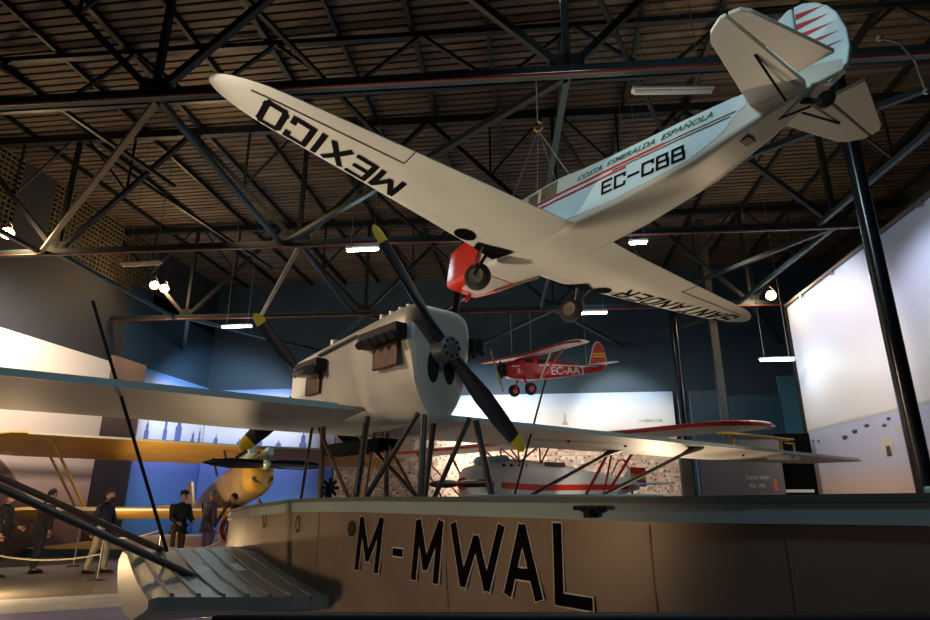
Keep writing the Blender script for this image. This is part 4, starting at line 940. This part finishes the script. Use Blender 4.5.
# floor floodlight and information lectern at the far left
flood(*hall(-8.55, 11.0, .3), hall(-6.5, 14, 2.6), 'bright floodlight standing on the floor at far left', 120)
lc = thing('information_lectern', 'small lectern with a bright white sheet at the far left edge', 'lectern', hall(-10.05, 13.2))
MB().box((0, 0, .02), (.35, .3, .04)).build('base', M['strut_dark'], lc, 0); MB().tube((0, 0, .04), (0, 0, .8), .03).build('post', M['strut_dark'], lc)
MB().box((0, -.02, .84), (.4, .3, .03), Matrix.Rotation(radians(40), 3, 'X')).build('board', M['white'], lc, 0)

# ================================================================== visitors
def skin_mesh(verts, edges, radii, root=0, sub=2):
    me = bpy.data.meshes.new('sk'); me.from_pydata([tuple(v) for v in verts], edges, [])
    o = bpy.data.objects.new('sk', me); COL.objects.link(o)
    o.modifiers.new('s', 'SKIN'); ly = me.skin_vertices[0].data
    for i, r_ in enumerate(radii): ly[i].radius = (r_, r_); ly[i].use_root = (i == root)
    ss = o.modifiers.new('u', 'SUBSURF'); ss.levels = sub; ss.render_levels = sub
    dg = bpy.context.evaluated_depsgraph_get(); dg.update()
    ev = o.evaluated_get(dg).to_mesh()
    vs = [v.co.copy() for v in ev.vertices]; fs = [list(p.vertices) for p in ev.polygons]
    bpy.data.objects.remove(o); bpy.data.meshes.remove(me)
    return MB().add(vs, fs)
SKIN = mat('warm skin', (.5, .29, .2), .5, 0, .05, 12)
def person(label, loc, face, height, coat, legs, hair, pose, cap=None, beard=False):
    k = height/1.75
    t = thing('person', label, 'person', loc, face)
    ar = pose.get('arms', ((.0, .0), (.0, .0))); stp = pose.get('step', 0); lean = pose.get('lean', 0)
    def L_(x, z): return x+lean*max(0, z-.95)
    J = {'pel': (0, 0, .95), 'sp': (L_(0, 1.15), 0, 1.15), 'ch': (L_(0, 1.34), 0, 1.34), 'nb': (L_(.0, 1.47), 0, 1.47), 'nt': (L_(.03, 1.56), 0, 1.56)}
    E_ = [('pel', 'sp'), ('sp', 'ch'), ('ch', 'nb'), ('nb', 'nt')]
    Rb = {'pel': .135, 'sp': .125, 'ch': .14, 'nb': .062, 'nt': .055}
    for s, n in ((1, 'l'), (-1, 'r')):
        a = ar[0] if s > 0 else ar[1]; st_ = stp*s
        J['sh'+n] = (L_(0, 1.41), s*.185, 1.41)
        e = (L_(0, 1.41)+.28*sin(a[0]), s*.235, 1.41-.28*cos(a[0])); J['el'+n] = e
        wv = (e[0]+.25*sin(a[1]), s*(.235-.05*(a[1] > .8)), e[2]-.25*cos(a[1])); J['wr'+n] = wv
        J['ha'+n] = (wv[0]+.07*sin(a[1]), wv[1], wv[2]-.07*cos(a[1]))
        J['hp'+n] = (0, s*.095, .9); J['kn'+n] = (.03+st_*.55, s*.1, .5); J['an'+n] = (st_-.03, s*.1, .08); J['to'+n] = (st_+.14, s*.115, .035)
        E_ += [('ch', 'sh'+n), ('sh'+n, 'el'+n), ('el'+n, 'wr'+n), ('wr'+n, 'ha'+n), ('pel', 'hp'+n), ('hp'+n, 'kn'+n), ('kn'+n, 'an'+n), ('an'+n, 'to'+n)]
        Rb.update({'sh'+n: .062, 'el'+n: .043, 'wr'+n: .029, 'ha'+n: .036, 'hp'+n: .09, 'kn'+n: .058, 'an'+n: .04, 'to'+n: .034})
    J = {a: V(b_)*k for a, b_ in J.items()}
    def sk(keys, edges, grow, fixed={}):
        ix = {a: i for i, a in enumerate(keys)}
        return skin_mesh([J[a] for a in keys], [(ix[a], ix[b_]) for a, b_ in edges], [(fixed.get(a, Rb[a])+grow)*k for a in keys])
    body = sk(list(J), E_, 0)
    # head with face, joined into the body mesh
    hc = J['nt']+V((.025, 0, .105))*k; hv = []; n, m = 20, 14
    rings = []
    for i in range(m+1):
        th = pi*i/m; rr = sin(th); z = cos(th); row = []
        for j in range(n):
            ph = 2*pi*j/n; x, y = cos(ph)*rr, sin(ph)*rr
            px = x*.098*(1.0 if x > 0 else 1.08); py = y*.076*(1-.22*max(0, -z)); pz = z*.122
            if z < -.3 and x > 0: px *= 1.02
            if z < -.3 and x < 0: px *= .72
            if x > .85 and -.25 < z < .2: px += .006
            row.append(hc+V((px, py, pz))*k)
        rings.append(row)
    body.loft(rings)
    body.loft([[hc+V((.088+d, w_*sin(q*pi/3), zz+.0*q+w_*.7*cos(q*pi/3)))*k for q in range(6)] for d, w_, zz in ((0, .012, .02), (.014, .014, -.005), (.026, .016, -.02), (.03, .008, -.024))])   # nose
    for s in (1, -1): body.ball(hc+V((-.005, s*.078, 0))*k, .026*k, 8, 6, (.7, .35, 1.1))      # ears
    body.ball(hc+V((.093, 0, -.052))*k, .02*k, 8, 6, (.45, 1.1, .35))                          # lips
    for s, nme in ((1, 'l'), (-1, 'r')):   # fingers and thumb
        h = J['ha'+nme]; d = (h-J['wr'+nme]).normalized(); sd = V((1, 0, 0))-d*d.x
        sd = sd.normalized() if sd.length > .2 else V((0, 0, 1)); inw = V((0, -s, 0))
        for f, ln in enumerate((.062, .072, .067, .05)):
            b0 = h+d*.02*k+sd*(.027-.018*f)*k
            body.path([b0, b0+d*ln*.5*k, b0+d*ln*.85*k+inw*.02*k], lambda q: (.0095-.003*q)*k, 6)
        b0 = h+sd*.03*k-d*.02*k
        body.path([b0, b0+sd*.025*k+d*.025*k, b0+sd*.028*k+d*.05*k], lambda q: (.011-.003*q)*k, 6)
    bo = body.build('body', SKIN, t, 80)
    J['hem'] = V((0, 0, .82))*k; Rb['hem'] = .14
    # clothes
    tk = ['pel', 'hem', 'sp', 'ch', 'shl', 'ell', 'wrl', 'shr', 'elr', 'wrr']
    sk(tk, [('pel', 'hem'), ('pel', 'sp'), ('sp', 'ch'), ('ch', 'shl'), ('shl', 'ell'), ('ell', 'wrl'), ('ch', 'shr'), ('shr', 'elr'), ('elr', 'wrr')], .03, {'pel': .145, 'wrl': .034, 'wrr': .034}).build('jacket', coat, t, 80)
    MB().lathe([(.075, -.05), (.085, 0), (.07, .04)], J['nb']+V((0, 0, .0)), (lean, 0, 1), 14).build('collar', coat, t)
    sk(['pel', 'hpl', 'knl', 'anl', 'hpr', 'knr', 'anr'], [('pel', 'hpl'), ('hpl', 'knl'), ('knl', 'anl'), ('pel', 'hpr'), ('hpr', 'knr'), ('knr', 'anr')], .02, {'pel': .115, 'hpl': .08, 'hpr': .08}).build('trousers', legs, t, 80)
    for s in ('l', 'r'):
        a, b_ = J['an'+s], J['to'+s]; z0 = 0
        MB().loft([[V((p.x, p.y+w_*sin(q*pi/5), max(0, h*.5*k+h*.5*k*cos(q*pi/5)))) for q in range(10)] for p, w_, h in ((a+V((-.06, 0, 0))*k, .03*k, .06), (a+V((-.02, 0, 0))*k, .042*k, .1), (a.lerp(b_, .5), .045*k, .09), (b_, .046*k, .06), (b_+V((.06, 0, 0))*k, .025*k, .035))]).build('shoe', M['black'], t, 60)
    # hair cap: the upper and back shell of the skull
    hm = MB(); rows = []
    for i in range(8):
        th = .02+1.75*i/7; rr = sin(th); z = cos(th); row = []
        for j in range(20):
            ph = 2*pi*j/20; x, y = cos(ph)*rr, sin(ph)*rr
            zz = z if x < .25 else max(z, .42)
            row.append(hc+V((x*.108 if x < .25 else min(x*.104, sqrt(max(0, 1-zz*zz))*.104), y*.085, zz*.132))*k)
        rows.append(row)
    hm.loft(rows).build('hair', hair, t, 70)
    for s in (1, -1): MB().ball(hc+V((.087, s*.03, .018))*k, .011*k, 8, 6, (.6, 1.2, .7)).build('eye', M['black'], t)
    if cap:
        c = MB(); c.loft([[hc+V((cos(q*pi/10)*r_*1.15, sin(q*pi/10)*r_, z))*k for q in range(20)] for r_, z in ((.1, .045), (.1, .09), (.075, .13), (.01, .145))])
        c.box(hc+V((.14, 0, .05))*k, (.1*k, .12*k, .012*k)); c.build('cap', cap, t, 50)
    if beard:
        MB().ball(hc+V((.05, 0, -.08))*k, .06*k, 12, 8, (.95, .95, .8)).build('beard', hair, t)
    return t
dark1 = mat('black wool', (.014, .014, .017), .8, 0, .2, 20); dark2 = mat('dark navy cloth', (.016, .02, .035), .75, 0, .2, 20)
beige = mat('beige trousers cloth', (.42, .38, .3), .8, 0, .1, 15); brown = mat('brown trousers cloth', (.1, .05, .03), .8, 0, .15, 15)
lav = mat('lavender trousers cloth', (.17, .13, .3), .8, 0, .1, 15); puff = mat('slate puffer fabric', (.05, .05, .1), .5, 0, .25, 25)
hd = mat('dark hair', (.018, .014, .012), .6, 0, .2, 40); hg = mat('grey hair', (.2, .19, .18), .6, 0, .2, 40)
person('person in a long dark coat at the left picture edge', hall(-9.95, 13.7), radians(20), 1.72, dark1, dark1, hd, {'arms': ((.1, 1.1), (.1, .3))})
person('person in black jacket and trousers, head behind the wing strut', hall(-9.7, 14.6), radians(70), 1.78, dark1, dark2, hd, {'arms': ((.05, .15), (-.05, .1)), 'lean': .08, 'step': .06})
person('bearded man in dark jacket and beige trousers walking right', hall(-8.3, 14.6), radians(5), 1.76, dark2, beige, hd, {'arms': ((.25, .5), (-.25, -.05)), 'step': .14}, beard=True)
person('person in dark jacket, cap and brown trousers beside the ropes', hall(-7.0, 15.6), radians(-30), 1.74, dark1, brown, hd, {'arms': ((.2, 1.3), (.1, 1.2))}, cap=dark1)
person('grey-haired person in slate puffer jacket and lavender trousers', hall(-6.5, 16.1), radians(60), 1.76, puff, lav, hg, {'arms': ((.1, 1.0), (.0, .2))})
person('person in dark top whose face shows just above the bow', hall(-5.6, 15.4), radians(200), 1.68, dark1, dark2, hd, {'arms': ((.0, .2), (.0, .2))})

# ------------------------------------------------------------------ look
vs_ = scene.view_settings
vs_.view_transform = 'Standard'; vs_.look = 'None'; vs_.gamma = 1; vs_.use_curve_mapping = False; vs_.exposure = .2
scene.cycles.max_bounces = 6; scene.cycles.use_denoising = True
scene.cycles.sample_clamp_indirect = 4
